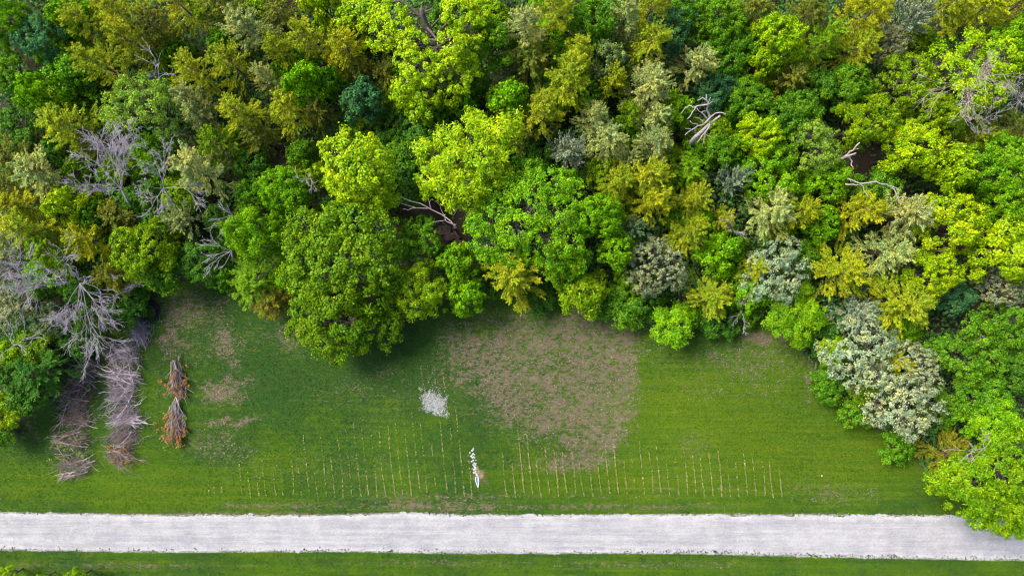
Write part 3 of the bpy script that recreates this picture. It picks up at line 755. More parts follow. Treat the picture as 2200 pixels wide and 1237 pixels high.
 ('m', 1672, 82, 64, 11.5, 'yg', 'yellow-leaved rounded tree near the top edge, right of deep green tree'),
 ('ms', 1640, 145, 45, 9.5, 'oy', 'yellow-green lower crown of the group beside the dark gap'),
 ('c', 1497, 140, 54, 10, 'po', 'pale cream-tipped conifer left of the dark gap'),
 ('m', 1540, 195, 52, 7.5, 'bl', 'shaded teal tree below the dark gap'),
 ('m', 1612, 215, 66, 8, 'mg', 'cool green wide tree right of the grey snag'),
 ('m', 1704, 250, 66, 9, 'mg', 'muted green tree right of the cool green wide tree'),
 ('m', 1626, 297, 54, 11, 'yg', 'yellow-green knobbly tree below right of the snag'),
 ('f', 1752, 318, 72, 11, 'lg', 'light green smooth feathery tree left of the broken stump'),
 ('m', 1660, 370, 76, 10, 'bg', 'green tree below the yellow-green knobbly tree'),
 ('ms', 1555, 330, 52, 8.5, 'mg', 'green small tree just below the grey snag'),
 ('ms', 1780, 385, 54, 9, 'bg', 'green tree left of the long fallen branch'),
 ('s', 1573, 390, 48, 10, 'si', 'silver tree alone among green crowns below the snag'),
 ('c', 1605, 25, 58, 8.5, 'do', 'brown-olive conifer on the top edge left of the yellow-leaved tree'),
 ('c', 1762, 100, 52, 9.5, 'oy', 'olive conifer right of the yellow-leaved tree'),
 ('c', 1848, 45, 66, 11, 'go', 'golden conifer on the top edge left of the silver plume'),
 ('c', 1825, 115, 52, 9.5, 'ol', 'thin golden conifer below the one beside the silver plume'),
 ('c', 1735, 30, 54, 8, 'do', 'dark brown conifer on the top edge right of the yellow-leaved tree'),
 ('c', 1690, 180, 48, 8, 'do', 'dull olive conifer below the yellow-leaved tree'),
 ('s', 1950, 45, 60, 11, 'si', 'silver plume tree near the top edge on the right'),
 ('sf', 1905, 95, 46, 9, 'sb', 'lower grey-white part tree left of the silver plume'),
 ('c', 2030, 20, 60, 10, 'ol', 'olive conifer on the top edge right of the silver plume'),
 ('c', 2105, 25, 66, 10.5, 'go', 'golden brown conifer on the top edge right of the olive one'),
 ('c', 2175, 20, 56, 10, 'bo', 'brown-gold conifer in the top right corner'),
 ('m', 1825, 190, 60, 9, 'mg', 'green tree below the thin golden conifer'),
 ('ms', 1760, 190, 46, 7, 'dg', 'dark green tree left of the green tree below golden conifers'),
 ('f', 2085, 165, 118, 11, 'yg', 'wide yellow-green airy tree with grey twigs at its heart'),
 ('f', 1945, 175, 76, 10, 'oy', 'yellow-green airy tree left of the twiggy wide one'),
 ('m', 2185, 95, 62, 10.5, 'bg', 'yellow-green crown on the right edge near the top'),
 ('m', 1862, 262, 68, 10.5, 'oy', 'yellow-green tree above the broken stump'),
 ('m', 1962, 322, 72, 11.5, 'yg', 'bright yellow-green tree right of the broken stump'),
 ('ms', 2040, 360, 56, 11, 'yg', 'yellow-green crown right of the bright tree by the stump'),
 ('m', 2015, 248, 62, 10.5, 'oy', 'yellow-green crown below the twiggy wide tree'),
 ('m', 2135, 352, 76, 9.5, 'bg', 'fresh green tree near the right edge below the twiggy tree'),
 ('c', 2068, 300, 44, 8.5, 'ol', 'olive star conifer below the twiggy wide tree'),
 ('c', 2180, 275, 48, 7, 'do', 'dark olive conifer on the right edge below grey twigs'),
 ('m', 1885, 420, 66, 7.5, 'mg', 'dark green tree under the long fallen branch'),
 # ---- centre band
 ('m', 905, 515, 60, 8, 'mg', 'dull green tree left of the rubble pit'),
 ('w', 900, 625, 72, 8, 'oy', 'olive green tree with orange-tinged leaflets right of the front tree'),
 ('ms', 985, 562, 46, 8.5, 'bg', 'bright green crown below the rubble pit'),
 ('ms', 998, 635, 48, 7.5, 'bg', 'bright green crown at the lawn edge below the rubble pit'),
 ('c', 1105, 590, 74, 8.5, 'go', 'golden conifer with radiating grey twigs at the lawn edge'),
 ('m', 1215, 565, 44, 8, 'oy', 'yellow-green crown right of the golden lawn-edge conifer'),
 ('ws', 1250, 625, 66, 6.5, 'oy', 'yellow-tipped shrubby tree at the lawn edge below the wide green tree'),
 ('m', 1285, 468, 56, 11, 'bg', 'lime crown on the right flank of the wide green tree'),
 ('ms', 1325, 535, 48, 9.5, 'bg', 'vivid green finger-like crown left of the grey-olive tree'),
 ('sf', 1412, 572, 76, 9, 'sb', 'large grey-olive tree with pale core near the lawn edge'),
 ('s', 1358, 495, 46, 8, 'sg', 'pale sage tree right of the lime crown'),
 ('ws', 1448, 698, 58, 5, 'bg', 'bright green bush jutting onto the lawn'),
 ('b', 1340, 655, 62, 4, 'mg', 'dark green shrub at the lawn edge right of the yellow-tipped shrub'),
 ('b', 1390, 640, 55, 4, 'dg', 'shaded shrub under the large grey-olive tree'),
 ('b', 1160, 640, 40, 3, 'dg', 'low dark shrub right of the golden lawn-edge conifer'),
 ('b', 1055, 600, 50, 4, 'dg', 'low dark shrub left of the golden lawn-edge conifer'),
 ('c', 1490, 425, 52, 10, 'ol', 'yellow conifer right of the bright yellow star'),
 ('c', 1472, 500, 52, 9.5, 'ol', 'yellow-olive conifer above the large grey-olive tree'),
 ('c', 1538, 478, 44, 8.5, 'ol', 'small olive conifer above the round bright green tree'),
 ('ms', 1505, 475, 32, 8, 'bg', 'narrow green crown between two olive conifers'),
 ('ms', 1545, 545, 57, 8.5, 'bg', 'round bright green tree standing alone among conifers'),
 ('c', 1478, 372, 54, 8.5, 'oy', 'olive conifer left of the lone silver tree'),
 ('sf', 1668, 585, 84, 8.5, 'si', 'large silver-white tree right of the round bright green tree'),
 ('c', 1525, 640, 54, 6.5, 'ol', 'olive star conifer at the lawn edge'),
 ('c', 1608, 575, 36, 8, 'ol', 'small yellow-olive conifer left of the large silver tree'),
 ('c', 1650, 452, 66, 9.5, 'po', 'pale olive conifer with silver tips right of the small olive one'),
 ('c', 1708, 462, 50, 10, 'go', 'bright golden conifer right of the pale silver-tipped one'),
 ('ms', 1765, 482, 46, 8, 'bg', 'green crown between two golden conifers'),
 ('c', 1832, 462, 58, 10, 'go', 'golden conifer below the long fallen branch'),
 ('c', 1925, 470, 76, 9.5, 'po', 'wide pale grey-olive conifer below the fallen branch'),
 ('c', 1795, 585, 78, 9.5, 'go', 'broad deep golden conifer right of the large silver tree'),
 ('c', 1900, 540, 62, 10, 'po', 'pale yellow conifer with fanned branches right of the golden one'),
 ('m', 2003, 592, 64, 9.5, 'yg', 'yellow-green tree right of the fanned pale conifers'),
 ('c', 1925, 650, 80, 9.5, 'ol', 'yellow conifer with long fans pointing right, above silvery shrubs'),
 ('w', 1705, 675, 76, 6, 'bg', 'bright green broad bush at the lawn corner right'),
 ('s', 1840, 672, 56, 8, 'si', 'pale silver-green tree left of the long-fanned yellow conifer'),
 ('m', 2050, 632, 52, 6.5, 'bl', 'shaded blue-green tree right of the yellow-green one'),
 ('m', 2050, 478, 80, 11, 'yg', 'large yellow-green domed tree below the fresh green tree'),
 ('m', 2162, 535, 78, 11, 'yg', 'large lime tree on the right edge'),
 ('m', 2165, 440, 62, 9.5, 'bg', 'green tree on the right edge above the large lime tree'),
 ('sf', 2165, 618, 56, 8, 'sc', 'silver-beige tree on the right edge below the large lime tree'),
 ('b', 1545, 692, 50, 3, 'dg', 'dark teal shrub at the lawn edge below the olive star conifer'),
 ('b', 1500, 680, 36, 3, 'mg', 'small green shrub between bright bush and teal shrub'),
 ('b', 1610, 668, 40, 3.2, 'mg', 'green shrub under the large silver tree'),
 ('b', 1770, 720, 50, 3.5, 'dg', 'dark shrub at the lawn corner below the bright broad bush'),
 # ---- right side by the lawn
 ('sf', 1858, 758, 98, 7.5, 'si', 'largest silvery tree overhanging the right end of the lawn'),
 ('sf', 1968, 785, 56, 8, 'sc', 'cream-silver tree right of the largest silvery one'),
 ('c', 1925, 775, 40, 6.5, 'go', 'small golden conifer between the silvery trees'),
 ('sf', 1950, 868, 96, 8.5, 'sc', 'beige silvery tree with long branch pointing right'),
 ('m', 2080, 758, 92, 8.5, 'mg', 'mid green wide tree right of the silvery trees'),
 ('m', 2165, 700, 66, 7, 'mg', 'dark green tree on the right edge beside the dark gap'),
 ('m', 2110, 860, 70, 7, 'mg', 'green tree above the bright tree overhanging the road'),
 ('m', 2030, 880, 50, 5.5, 'mg', 'green crown right of the beige silvery tree'),
 ('b', 1785, 830, 48, 3.5, 'mg', 'green shrub at the lawn under the largest silvery tree'),
 ('b', 1850, 885, 46, 3.5, 'mg', 'green shrub at the lawn left of the beige silvery tree'),
 ('b', 1935, 960, 46, 3, 'mg', 'low green shrub at the lawn left of the brown conifer'),
 ('c', 2030, 975, 68, 5.5, 'bo', 'brown-gold conifer near the right end of the lawn'),
 ('w', 2138, 915, 66, 8.5, 'bg', 'lime tree on the right above the bare grey twigs'),
 ('m', 2190, 800, 55, 6.5, 'dg', 'dark green tree on the right edge behind the lime tree'),
 # ---- tops poking in at the bottom edge
 ('ws', 10, 1243, 26, 4, 'yg', 'lime green treetop poking in at the bottom left corner'),
 ('ws', 162, 1246, 28, 4, 'oy', 'green treetop on the bottom edge, right of the corner one'),
 ('ws', 82, 1250, 18, 4, 'yg', 'tiny yellow-green treetop on the bottom edge between two others'),
]
ZFRAC = {'c': .55, 's': .62}
counts = {}
tr = np.random.default_rng(11)
def place(kind, x, y, rpx, h, colname, label, pidx=None, group=None):
    if kind == 'c': rpx, h = rpx * 1.16, h + .8
    if kind == 's': rpx = rpx * 1.08
    k = counts.get(kind, 0); counts[kind] = k + 1
    cme, wme, R = PROTO[kind][(k if pidx is None else pidx) % len(PROTO[kind])]
    zc = h * ZFRAC.get(kind, .70)
    base = P(x, y, zc); base[2] = 0
    rw = rpx * S * (CAM_H - zc) / CAM_H
    sx = rw / R
    if not hasattr(place, 'top'): place.top = {}
    if cme.name not in place.top:
        co = np.empty(len(cme.vertices) * 3, np.float32); cme.vertices.foreach_get('co', co); place.top[cme.name] = co.reshape(-1, 3)[:, 2].max()
    sz = h / place.top[cme.name]
    root = empty(NAMES[kind], base, tr.random() * 6.283, (sx * tr.uniform(.94, 1.06), sx * tr.uniform(.94, 1.06), sz))
    c = np.array(COLS[colname]) * tr.uniform(.88, 1.12) * np.array((tr.uniform(.93, 1.07), 1, 1))
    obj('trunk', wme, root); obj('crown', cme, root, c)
    tag(root, label, 'shrub' if kind == 'b' else 'tree', group or GROUPS[kind])
    return root
for T in TREES: place(*T)

# trees whose crowns are laid out lobe by lobe (pixel positions of the lobes at their own heights)
def lobed(name, label, base, lobes, col, seed, extra=None, **kw):
    """lobes: (px, py, r px, height of the lobe's top)"""
    r_ = np.random.default_rng(seed)
    b = P(base[0], base[1], 0); L = []
    for (lx, ly, lr, top) in lobes:
        rr = lr * S * (CAM_H - top) / CAM_H; q = P(lx, ly, top - rr * .5)
        L.append((q[0] - b[0], q[1] - b[1], top - rr * .82, rr))
    zb = 0.0
    cme, wme, R = broadleaf(r_, L, zb, **kw)
    root = empty(name, b)
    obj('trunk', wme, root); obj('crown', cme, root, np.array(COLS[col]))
    return tag(root, label, 'tree', 'broadleaf trees of the wood')

oak = lobed('broadleaf_tree', 'yellow-green oak with its dark bare trunk showing at the top edge', (925, 150),
      [(835, 30, 42, 11), (800, 25, 34, 10), (822, 75, 40, 11), (862, 60, 30, 11), (985, 25, 42, 11.5), (1010, 60, 36, 11), (960, 20, 22, 10.5), (890, 95, 36, 12), (900, 140, 40, 12), (868, 120, 34, 10.5),
       (975, 90, 34, 12), (1000, 100, 30, 11), (960, 135, 34, 11.5), (985, 165, 34, 10), (1005, 140, 28, 9.5), (880, 175, 34, 10), (915, 190, 36, 10), (945, 175, 36, 10.5), (860, 200, 20, 8.5), (765, 20, 40, 9.5), (740, 35, 30, 9), (905, 225, 34, 8.5), (965, 205, 28, 9), (1030, 30, 28, 10)],
      'yg', 301, leaf=(.28, .2), cr=.46, per=40, bare=.22, twigs=1.2)
dome = lobed('broadleaf_tree', 'tall yellow-green dome-shaped tree left of centre', (790, 385),
      [(760, 320, 42, 13), (720, 325, 34, 12.5), (790, 330, 38, 12.5), (735, 365, 40, 12.5), (775, 370, 42, 12.5), (710, 355, 26, 11), (815, 365, 30, 11), (745, 405, 36, 11), (790, 410, 36, 10.5), (825, 400, 26, 9), (740, 300, 26, 12.5), (720, 395, 24, 10), (765, 430, 28, 9), (815, 330, 24, 10), (835, 425, 24, 8)],
      'yg', 302, leaf=(.30, .20), cr=.50, per=42)
vivid = lobed('broadleaf_tree', 'large vivid lime tree with drooping leaflet clusters at the centre of the wood', (1015, 385),
      [(1010, 290, 38, 12.5), (965, 300, 34, 12), (1045, 285, 30, 12), (1080, 275, 32, 12.5), (1095, 300, 28, 11.5), (930, 335, 36, 11.5), (985, 345, 42, 13), (1035, 330, 38, 13), (1070, 335, 30, 12), (910, 320, 22, 10.5), (920, 375, 30, 10), (960, 385, 38, 11.5), (1005, 395, 40, 12),
       (1045, 375, 34, 12), (975, 420, 30, 10), (1015, 430, 28, 9.5), (1080, 370, 28, 10.5), (935, 405, 26, 9), (1010, 255, 24, 11), (1105, 265, 20, 11)],
      'yg', 303, leaf=(.46, .14), cr=.62, per=44, style='finger')
wide = lobed('broadleaf_tree', 'widest mid green tree with fine leaves right of the rubble pit', (1145, 475),
      [(1140, 440, 56, 11.5), (1085, 410, 46, 10.5), (1190, 400, 46, 11), (1060, 460, 46, 10.5), (1200, 460, 48, 11), (1110, 490, 48, 11), (1165, 510, 48, 10.5), (1050, 520, 42, 9), (1220, 510, 42, 10), (1100, 545, 42, 8.5), (1185, 555, 42, 8.5), (1030, 480, 34, 9), (1240, 420, 34, 10),
       (1130, 370, 38, 9.5), (1150, 400, 40, 11), (1240, 560, 34, 7.5), (1205, 590, 30, 6.5), (1060, 560, 28, 7)],
      'bg', 304, leaf=(.24, .17), cr=.44, per=36, fill=1.0, bare=.08, twigs=.9)
front = lobed('broadleaf_tree', 'biggest dark green tree pushing out onto the lawn left of centre', (745, 610),
      [(735, 560, 52, 12), (690, 530, 44, 12), (650, 560, 40, 11), (700, 590, 46, 12), (780, 540, 48, 11.5), (815, 570, 42, 10.5), (770, 600, 46, 11), (660, 620, 42, 10.5), (650, 480, 40, 11.5), (700, 470, 42, 11.5), (760, 480, 46, 11.5), (815, 490, 40, 10.5), (835, 530, 30, 9), (840, 600, 32, 8.5), (640, 520, 34, 10.5), (720, 640, 46, 10.5), (800, 640, 38, 8.5), (625, 590, 28, 8.5)],
      'fg', 305, leaf=(.30, .22), cr=.55, per=42)
front2 = lobed('broadleaf_tree', 'green tree hanging lowest over the lawn, below the biggest dark green tree', (740, 690),
      [(690, 680, 46, 8.5), (740, 690, 50, 8), (650, 670, 36, 8), (700, 730, 40, 6.5), (735, 745, 30, 5.5), (790, 700, 42, 6.5), (830, 690, 36, 5.5), (830, 730, 24, 4), (640, 710, 26, 6), (670, 715, 34, 6.5), (725, 768, 18, 3.6), (770, 735, 30, 5), (850, 660, 30, 5.5)],
      'fg', 306, leaf=(.28, .2), cr=.48, per=42)
roadside = lobed('broadleaf_tree', 'bright green leathery tree overhanging the road at the right edge', (2125, 1035),
      [(2100, 1040, 50, 8.5), (2050, 1030, 42, 7.5), (2020, 1040, 28, 6.5), (2150, 1010, 50, 9), (2190, 970, 42, 9), (2180, 1040, 48, 9), (2080, 1075, 40, 7.5), (2130, 1080, 46, 8), (2110, 1115, 26, 6.5), (2190, 1100, 44, 8), (2160, 1125, 28, 6.8), (2205, 1135, 30, 6.5), (2120, 985, 34, 7.5), (2165, 960, 36, 8.5), (2075, 1005, 32, 7)],
      'rs', 307, leaf=(.40, .15), cr=.50, per=46, style='finger')

# lower crowns that fill the gaps between the named trees
cover = [(T[1], T[2], T[3]) for T in TREES] + [(755, 360, 80), (1010, 345, 105), (1140, 470, 125), (735, 560, 120), (740, 700, 100), (2110, 1045, 100), (910, 110, 110)]
holes = [(1603, 175, 40), (1830, 335, 45), (965, 495, 55), (2088, 685, 50), (895, 450, 45), (2022, 527, 28), (600, 345, 25)]
fr_ = np.random.default_rng(91); fillers = []; used = set()
for k in range(6000):
    if len(fillers) >= 105: break
    fx, fy, fr0 = fr_.uniform(0, 2200), fr_.uniform(0, 1000), fr_.uniform(34, 54)
    if edge_signed(fx, fy) < fr0 * 1.1 + 8: continue
    if any(math.hypot(fx - a, fy - b) < c * .62 for a, b, c in cover): continue
    if any(math.hypot(fx - a, fy - b) < c + fr0 * .5 for a, b, c in holes): continue
    near = sorted([T for T in TREES if len(T[6].split()) <= 10 and ' below ' not in T[6] and ' above ' not in T[6]], key=lambda T: math.hypot(T[1] - fx, T[2] - fy))
    for T in near[:6]:
        dx, dy = fx - T[1], fy - T[2]
        w_ = ('right of' if dx > 0 else 'left of') if abs(dx) > abs(dy) else ('below' if dy > 0 else 'above')
        if (w_, T[6]) not in used: break
    else: continue
    used.add((w_, T[6])); cover.append((fx, fy, fr0)); fillers.append(1)
    place('ms', fx, fy, fr0, fr_.uniform(4.2, 6.2), fr_.choice(['mg', 'bg', 'fg', 'mg', 'dg', 'oy']), 'lower green crown ' + w_ + ' the ' + T[6], group='lower crowns between the trees')
# undergrowth filling the floor of the wood
nu = 190000
ux = tr.uniform(-56, 56, nu); uy = tr.uniform(-25, 33, nu)
up_, uq_ = px_of(ux, uy); es = edge_signed(up_, uq_)
bump_ = 2.4 + 1.9 * np.sin(ux * .9 + 1.3 * np.sin(uy * .7)) * np.sin(uy * .8 + 1.1 * np.sin(ux * .6))
gapd = np.ones(nu)
for (hx, hy, hr) in [(1603, 175, 42), (1830, 335, 52), (960, 490, 60), (2090, 685, 60), (900, 450, 50), (600, 345, 40), (2025, 525, 30), (880, 290, 40)]:
    gapd = np.minimum(gapd, np.clip((np.hypot(up_ - hx, uq_ - hy) - hr * .7) / hr, 0, 1))
keep = (es > 12) & (tr.random(nu) < gapd + .06)
ux, uy, bump_ = ux[keep], uy[keep], bump_[keep]; nu = len(ux)
ub = MB()
ub.leaves(np.stack([ux, uy, np.clip(bump_, .5, 5) * tr.uniform(.2, 1.1, nu) ** .7 * np.clip((es[keep] - 5) / 80, .25, 1)], 1), np.stack([tr.normal(0, .6, nu), tr.normal(0, .6, nu), np.ones(nu)], 1), tr.uniform(.25, .5, nu), tr.uniform(.16, .32, nu), tr)
M_UNDER = island_mat('undergrowth_leaves', [(.025, .085, .018), (.04, .13, .025), (.06, .17, .02), (.10, .19, .02)], .8, .2)
tag(obj('undergrowth', ub.mesh('undergrowth', M_UNDER)), kind='stuff', label='dark leafy undergrowth on the floor of the wood', cat='undergrowth')

# ------------------------------------------------------------------ bare and dead trees
GREY = (.80, .78, .84)
def bare_tree(label, base, fork, limbs, seed, r0=.11, col=GREY, depth=3, kids=(3, 4), group='bare dead trees', name='dead_tree', minr=.015, spread=.75, upw=.01, curve=.3):
    """base pixel on the ground; fork pixel + height; limbs: pixel + height of each limb's tip"""
    r_ = np.random.default_rng(seed)
    b0 = P(*base, 0); f0 = P(*fork)
    root = tag(empty(name, b0), label, 'dead tree', group)
    m = MB(); m.tube([np.zeros(3), (f0 - b0) * .5 + np.array((.1, .05, 0)), f0 - b0], [r0 * 1.3, r0 * 1.1, r0 * .9], 8)
    obj('trunk', m.mesh('trunk', M_DEAD, True), root, col)
    for (lx, ly, lz) in limbs:
        e = P(lx, ly, lz) - f0; ln = np.linalg.norm(e)
        m = MB()
        branching(m, r_, f0 - b0, e, ln * .80, r0 * .38, depth, curve, upw, minr, spread, kids)
        obj('limb', m.mesh('limb', M_DEAD, True), root, col)
    return root
bare_tree('big bare pale grey tree on the left edge above the silvery shrubs', (175, 615), (145, 607, 5.6),
          [(35, 570, 8.5), (70, 540, 9.2), (45, 620, 8), (95, 645, 7.6), (110, 560, 9), (60, 595, 8.6)], 401, depth=4, minr=.013, kids=(3, 4))
bare_tree('second bare grey tree drooping towards the brush heaps beside the big one', (190, 610), (172, 610, 5.4),
          [(150, 660, 6.8), (185, 700, 5.8), (215, 690, 5.8), (225, 650, 6.2), (205, 605, 6.8), (130, 670, 6.8), (235, 700, 5.4)], 402, depth=4, minr=.013, kids=(3, 4))
bare_tree('larger bare lilac-grey tree in the left part of the wood', (290, 470), (262, 408, 9.0),
          [(180, 345, 11.5), (205, 380, 11), (185, 400, 10.5), (235, 335, 12), (215, 350, 12), (285, 350, 11.5), (265, 340, 11.5)], 403, depth=4, minr=.013, kids=(3, 4))
bare_tree('smaller bare lilac-grey tree right of the larger one', (390, 470), (352, 405, 9.0),
          [(305, 400, 10.5), (345, 350, 11.5), (375, 345, 11.5), (325, 445, 9), (395, 395, 10), (340, 440, 8.5)], 404, depth=4, minr=.013, kids=(3, 4))
bare_tree('small grey dead twigs poking out between conifers above the feathery tree', (345, 180), (342, 168, 9.5), [(330, 150, 11), (345, 140, 11.5), (358, 160, 11), (325, 165, 10.5)], 405, r0=.07, depth=2)
bare_tree('grey dead branches left of the bright lime tree, upper cluster', (500, 490), (500, 462, 7.5), [(455, 465, 8.5), (470, 485, 7.5), (475, 450, 8.5), (490, 445, 8.5)], 406, r0=.09, depth=2)
bare_tree('grey dead branches left of the bright lime tree, lower cluster', (500, 570), (497, 540, 6.5), [(450, 520, 7.5), (455, 545, 7), (450, 570, 6), (470, 590, 5)], 407, r0=.09, depth=2)
bare_tree('grey twiggy dead shrub left of the yellow-green dome', (675, 390), (668, 385, 7), [(640, 375, 8), (655, 365, 8.5), (685, 372, 8.5), (670, 398, 7)], 408, r0=.07, depth=2, col=(.75, .7, .72))
bare_tree('bare beige twigs spreading over the wide yellow-green airy tree', (2080, 210), (2090, 190, 9.5),
          [(2035, 170, 12.2), (2120, 110, 12.6), (2080, 140, 12.6), (2130, 160, 12.3), (2060, 200, 11.8), (2100, 235, 11.6), (2050, 215, 11.5)], 409, r0=.07, col=(.92, .84, .70), minr=.012)
bare_tree('bare grey twigs below the wide airy tree near the right edge', (2100, 285), (2105, 265, 8.5), [(2090, 245, 10), (2130, 235, 10.5), (2140, 262, 10), (2115, 285, 9), (2095, 275, 9)], 410, r0=.07, depth=3, col=(.72, .69, .68), minr=.012)
bare_tree('bare grey twigs cut by the right edge', (2190, 240), (2190, 215, 9.5), [(2160, 195, 11), (2185, 180, 11.5), (2170, 215, 10.5), (2195, 195, 11), (2175, 230, 10)], 411, r0=.07, depth=3, col=(.72, .69, .68), minr=.012)
bare_tree('bare grey-brown twigs at the right beside the brown-gold conifer', (2125, 985), (2115, 962, 7.4), [(2070, 975, 7.8), (2085, 960, 8), (2095, 985, 7.2), (2100, 940, 8), (2130, 950, 8)], 412, r0=.07, depth=2, col=(.85, .75, .7))
bare_tree('dead grey twigs behind the bright broad bush at the lawn corner', (1590, 680), (1592, 668, 3.2), [(1580, 690, 3), (1600, 700, 2.8), (1605, 655, 3.8), (1585, 650, 4)], 413, r0=.06, depth=3, col=(.8, .75, .75))
bare_tree('small grey dead twigs above the round bright green tree', (1580, 510), (1578, 497, 8), [(1565, 485, 9), (1590, 490, 9), (1598, 510, 8), (1575, 480, 9.4)], 414, r0=.06, depth=2, col=(.85, .8, .82))
bare_tree('bare dark limbs among the shrubs on the left edge', (40, 745), (30, 742, 4.6), [(0, 720, 6), (5, 770, 5.6), (60, 715, 6), (80, 725, 6), (35, 710, 6)], 415, r0=.08, depth=2, col=(.8, .8, .86))
bare_tree('fine dead branches in the dark gap at the left edge by the big bare tree', (20, 590), (15, 585, 4), [(0, 565, 5.5), (30, 575, 5), (10, 605, 4.5)], 416, r0=.07, depth=3, col=(.6, .55, .6))

def polybranch_tree(name, label, base, col, lines, zs, sc, org, rads, cat='dead tree', trunk0=True):
    """a dead tree from traced limbs: lines in zoomed pixels, each with a start and an end height"""
    b0 = P(*base, 0); root = tag(empty(name, b0), label, cat, 'broken dead wood')
    for k, (ln, (z0, z1), r0) in enumerate(zip(lines, zs, rads)):
        n = len(ln); pts = np.array([P(org[0] + x / sc, org[1] + y / sc, z0 + (z1 - z0) * q / (n - 1)) for q, (x, y) in enumerate(ln)]) - b0
        # resample with small kinks
        tt = np.linspace(0, n - 1, n * 2 - 1); rp = np.stack([np.interp(tt, np.arange(n), pts[:, c]) for c in range(3)], 1)
        rp[1:-1] += tr.normal(0, .03, (len(rp) - 2, 3)); rd = np.linspace(r0 * .82, max(.025, r0 * .36), len(rp))
        if k == 0 and trunk0:
            rp = np.concatenate([[np.zeros(3)], rp]); rd = np.concatenate([[r0 * 1.3], rd])
        m = MB(); m.tube(rp, rd, 8 if r0 > .1 else 6)
        obj('trunk' if k == 0 else 'branch', m.mesh('trunk' if k == 0 else 'branch', M_DEAD, True), root, col)
    return root
polybranch_tree('standing_snag', 'pale broken grey snag with crooked limbs above the green crowns', (1478, 318), (.85, .78, .78),
    [[(300, 1020), (480, 860), (620, 720), (830, 560)], [(620, 600), (560, 430), (570, 320), (550, 130)], [(570, 330), (400, 360), (330, 380), (270, 480), (160, 630)], [(330, 370), (280, 390), (190, 350), (140, 400), (20, 530)], [(600, 660), (450, 510), (350, 400)],
     [(640, 580), (480, 740), (380, 760), (240, 850), (110, 960)], [(480, 720), (460, 660), (400, 610), (330, 600)], [(370, 740), (270, 720), (210, 660)], [(620, 740), (560, 860), (470, 980), (360, 1100)], [(540, 920), (490, 1040), (480, 1140)], [(540, 950), (610, 980), (680, 1020)],
     [(590, 330), (690, 270), (680, 230)], [(595, 330), (610, 240), (640, 190)], [(240, 850), (180, 815), (120, 820)], [(320, 830), (325, 900), (350, 940)], [(640, 580), (740, 500), (870, 490), (950, 530)], [(440, 500), (480, 475), (550, 460)], [(550, 250), (480, 190), (360, 250)]],
    [(9.5, 12.5), (12, 14), (13.4, 13.6), (13.5, 13), (12, 13), (12.2, 12.8), (12.4, 13), (12.7, 13), (12, 12), (11.8, 11.5), (11.8, 11.5), (13.4, 14), (13.4, 14), (12.7, 13), (12.6, 12), (12.2, 13), (13, 13), (13.7, 13.7)], 9.52, (1460, 190),
    [.24, .13, .09, .07, .09, .10, .06, .06, .09, .07, .05, .05, .05, .05, .05, .09, .05, .06])
polybranch_tree('broken_stump', 'forked pale broken stump over the dark gap on the right', (1797, 352), (.85, .76, .68),
    [[(200, 395), (245, 385), (320, 320), (410, 250), (515, 130)], [(260, 375), (330, 345), (460, 300)], [(260, 378), (340, 370), (375, 430), (375, 510), (415, 540)], [(410, 250), (505, 230)], [(370, 420), (405, 455)]],
    [(8, 11), (9, 10.5), (9, 9), (10, 10.5), (9, 9)], 7.733, (1780, 290), [.17, .16, .11, .06, .07])
polybranch_tree('fallen_branch', 'long crooked bare branch lying across dark green crowns on the right', (1815, 392), (.85, .80, .74),
    [[(295, 822), (400, 822), (520, 830)], [(320, 720), (520, 810), (580, 850), (590, 930), (690, 1050)], [(530, 810), (790, 780), (870, 810), (960, 820), (1090, 900), (1150, 1060), (1230, 1150)], [(1010, 840), (1120, 880), (1220, 930)], [(1160, 1040), (1270, 1035), (1360, 1080)], [(350, 740), (370, 785)], [(1140, 1060), (1145, 1110)]],
    [(10, 10.4), (10.6, 10), (10.4, 10), (10.3, 10.3), (10, 10), (10.6, 10.6), (10, 9.6)], 7.733, (1780, 290), [.09, .09, .10, .06, .05, .04, .04])
polybranch_tree('fallen_tree', 'fallen dead limb reaching over the dark pit near the centre', (975, 490), (.85, .75, .72),
    [[(1240, 690), (1150, 570), (820, 380), (640, 280), (480, 250), (280, 160)], [(770, 370), (550, 365), (440, 390), (350, 380)], [(550, 350), (330, 290), (190, 240)], [(820, 380), (790, 270), (770, 190)], [(800, 265), (840, 215)], [(1230, 640), (1070, 580), (1040, 500), (960, 310), (910, 250)], [(1190, 490), (1140, 370), (1100, 290)], [(1190, 490), (1260, 370)], [(1010, 600), (1140, 690)], [(1060, 565), (940, 575), (840, 600)]],
    [(6, 8), (7, 7.6), (7, 7.6), (6.8, 7), (7, 7), (6.2, 6), (5, 6), (5, 6), (5.5, 4.5), (6, 6)], 7.733, (820, 400), [.10, .06, .05, .06, .04, .06, .05, .04, .04, .05])
polybranch_tree('fallen_log', 'short brown log stub in the dark gap at the right', (2005, 530), (.9, .6, .45), [[(1600, 408), (1690, 405)]], [(6.5, 6.5)], 2.945, (1460, 400), [.08], trunk0=True)
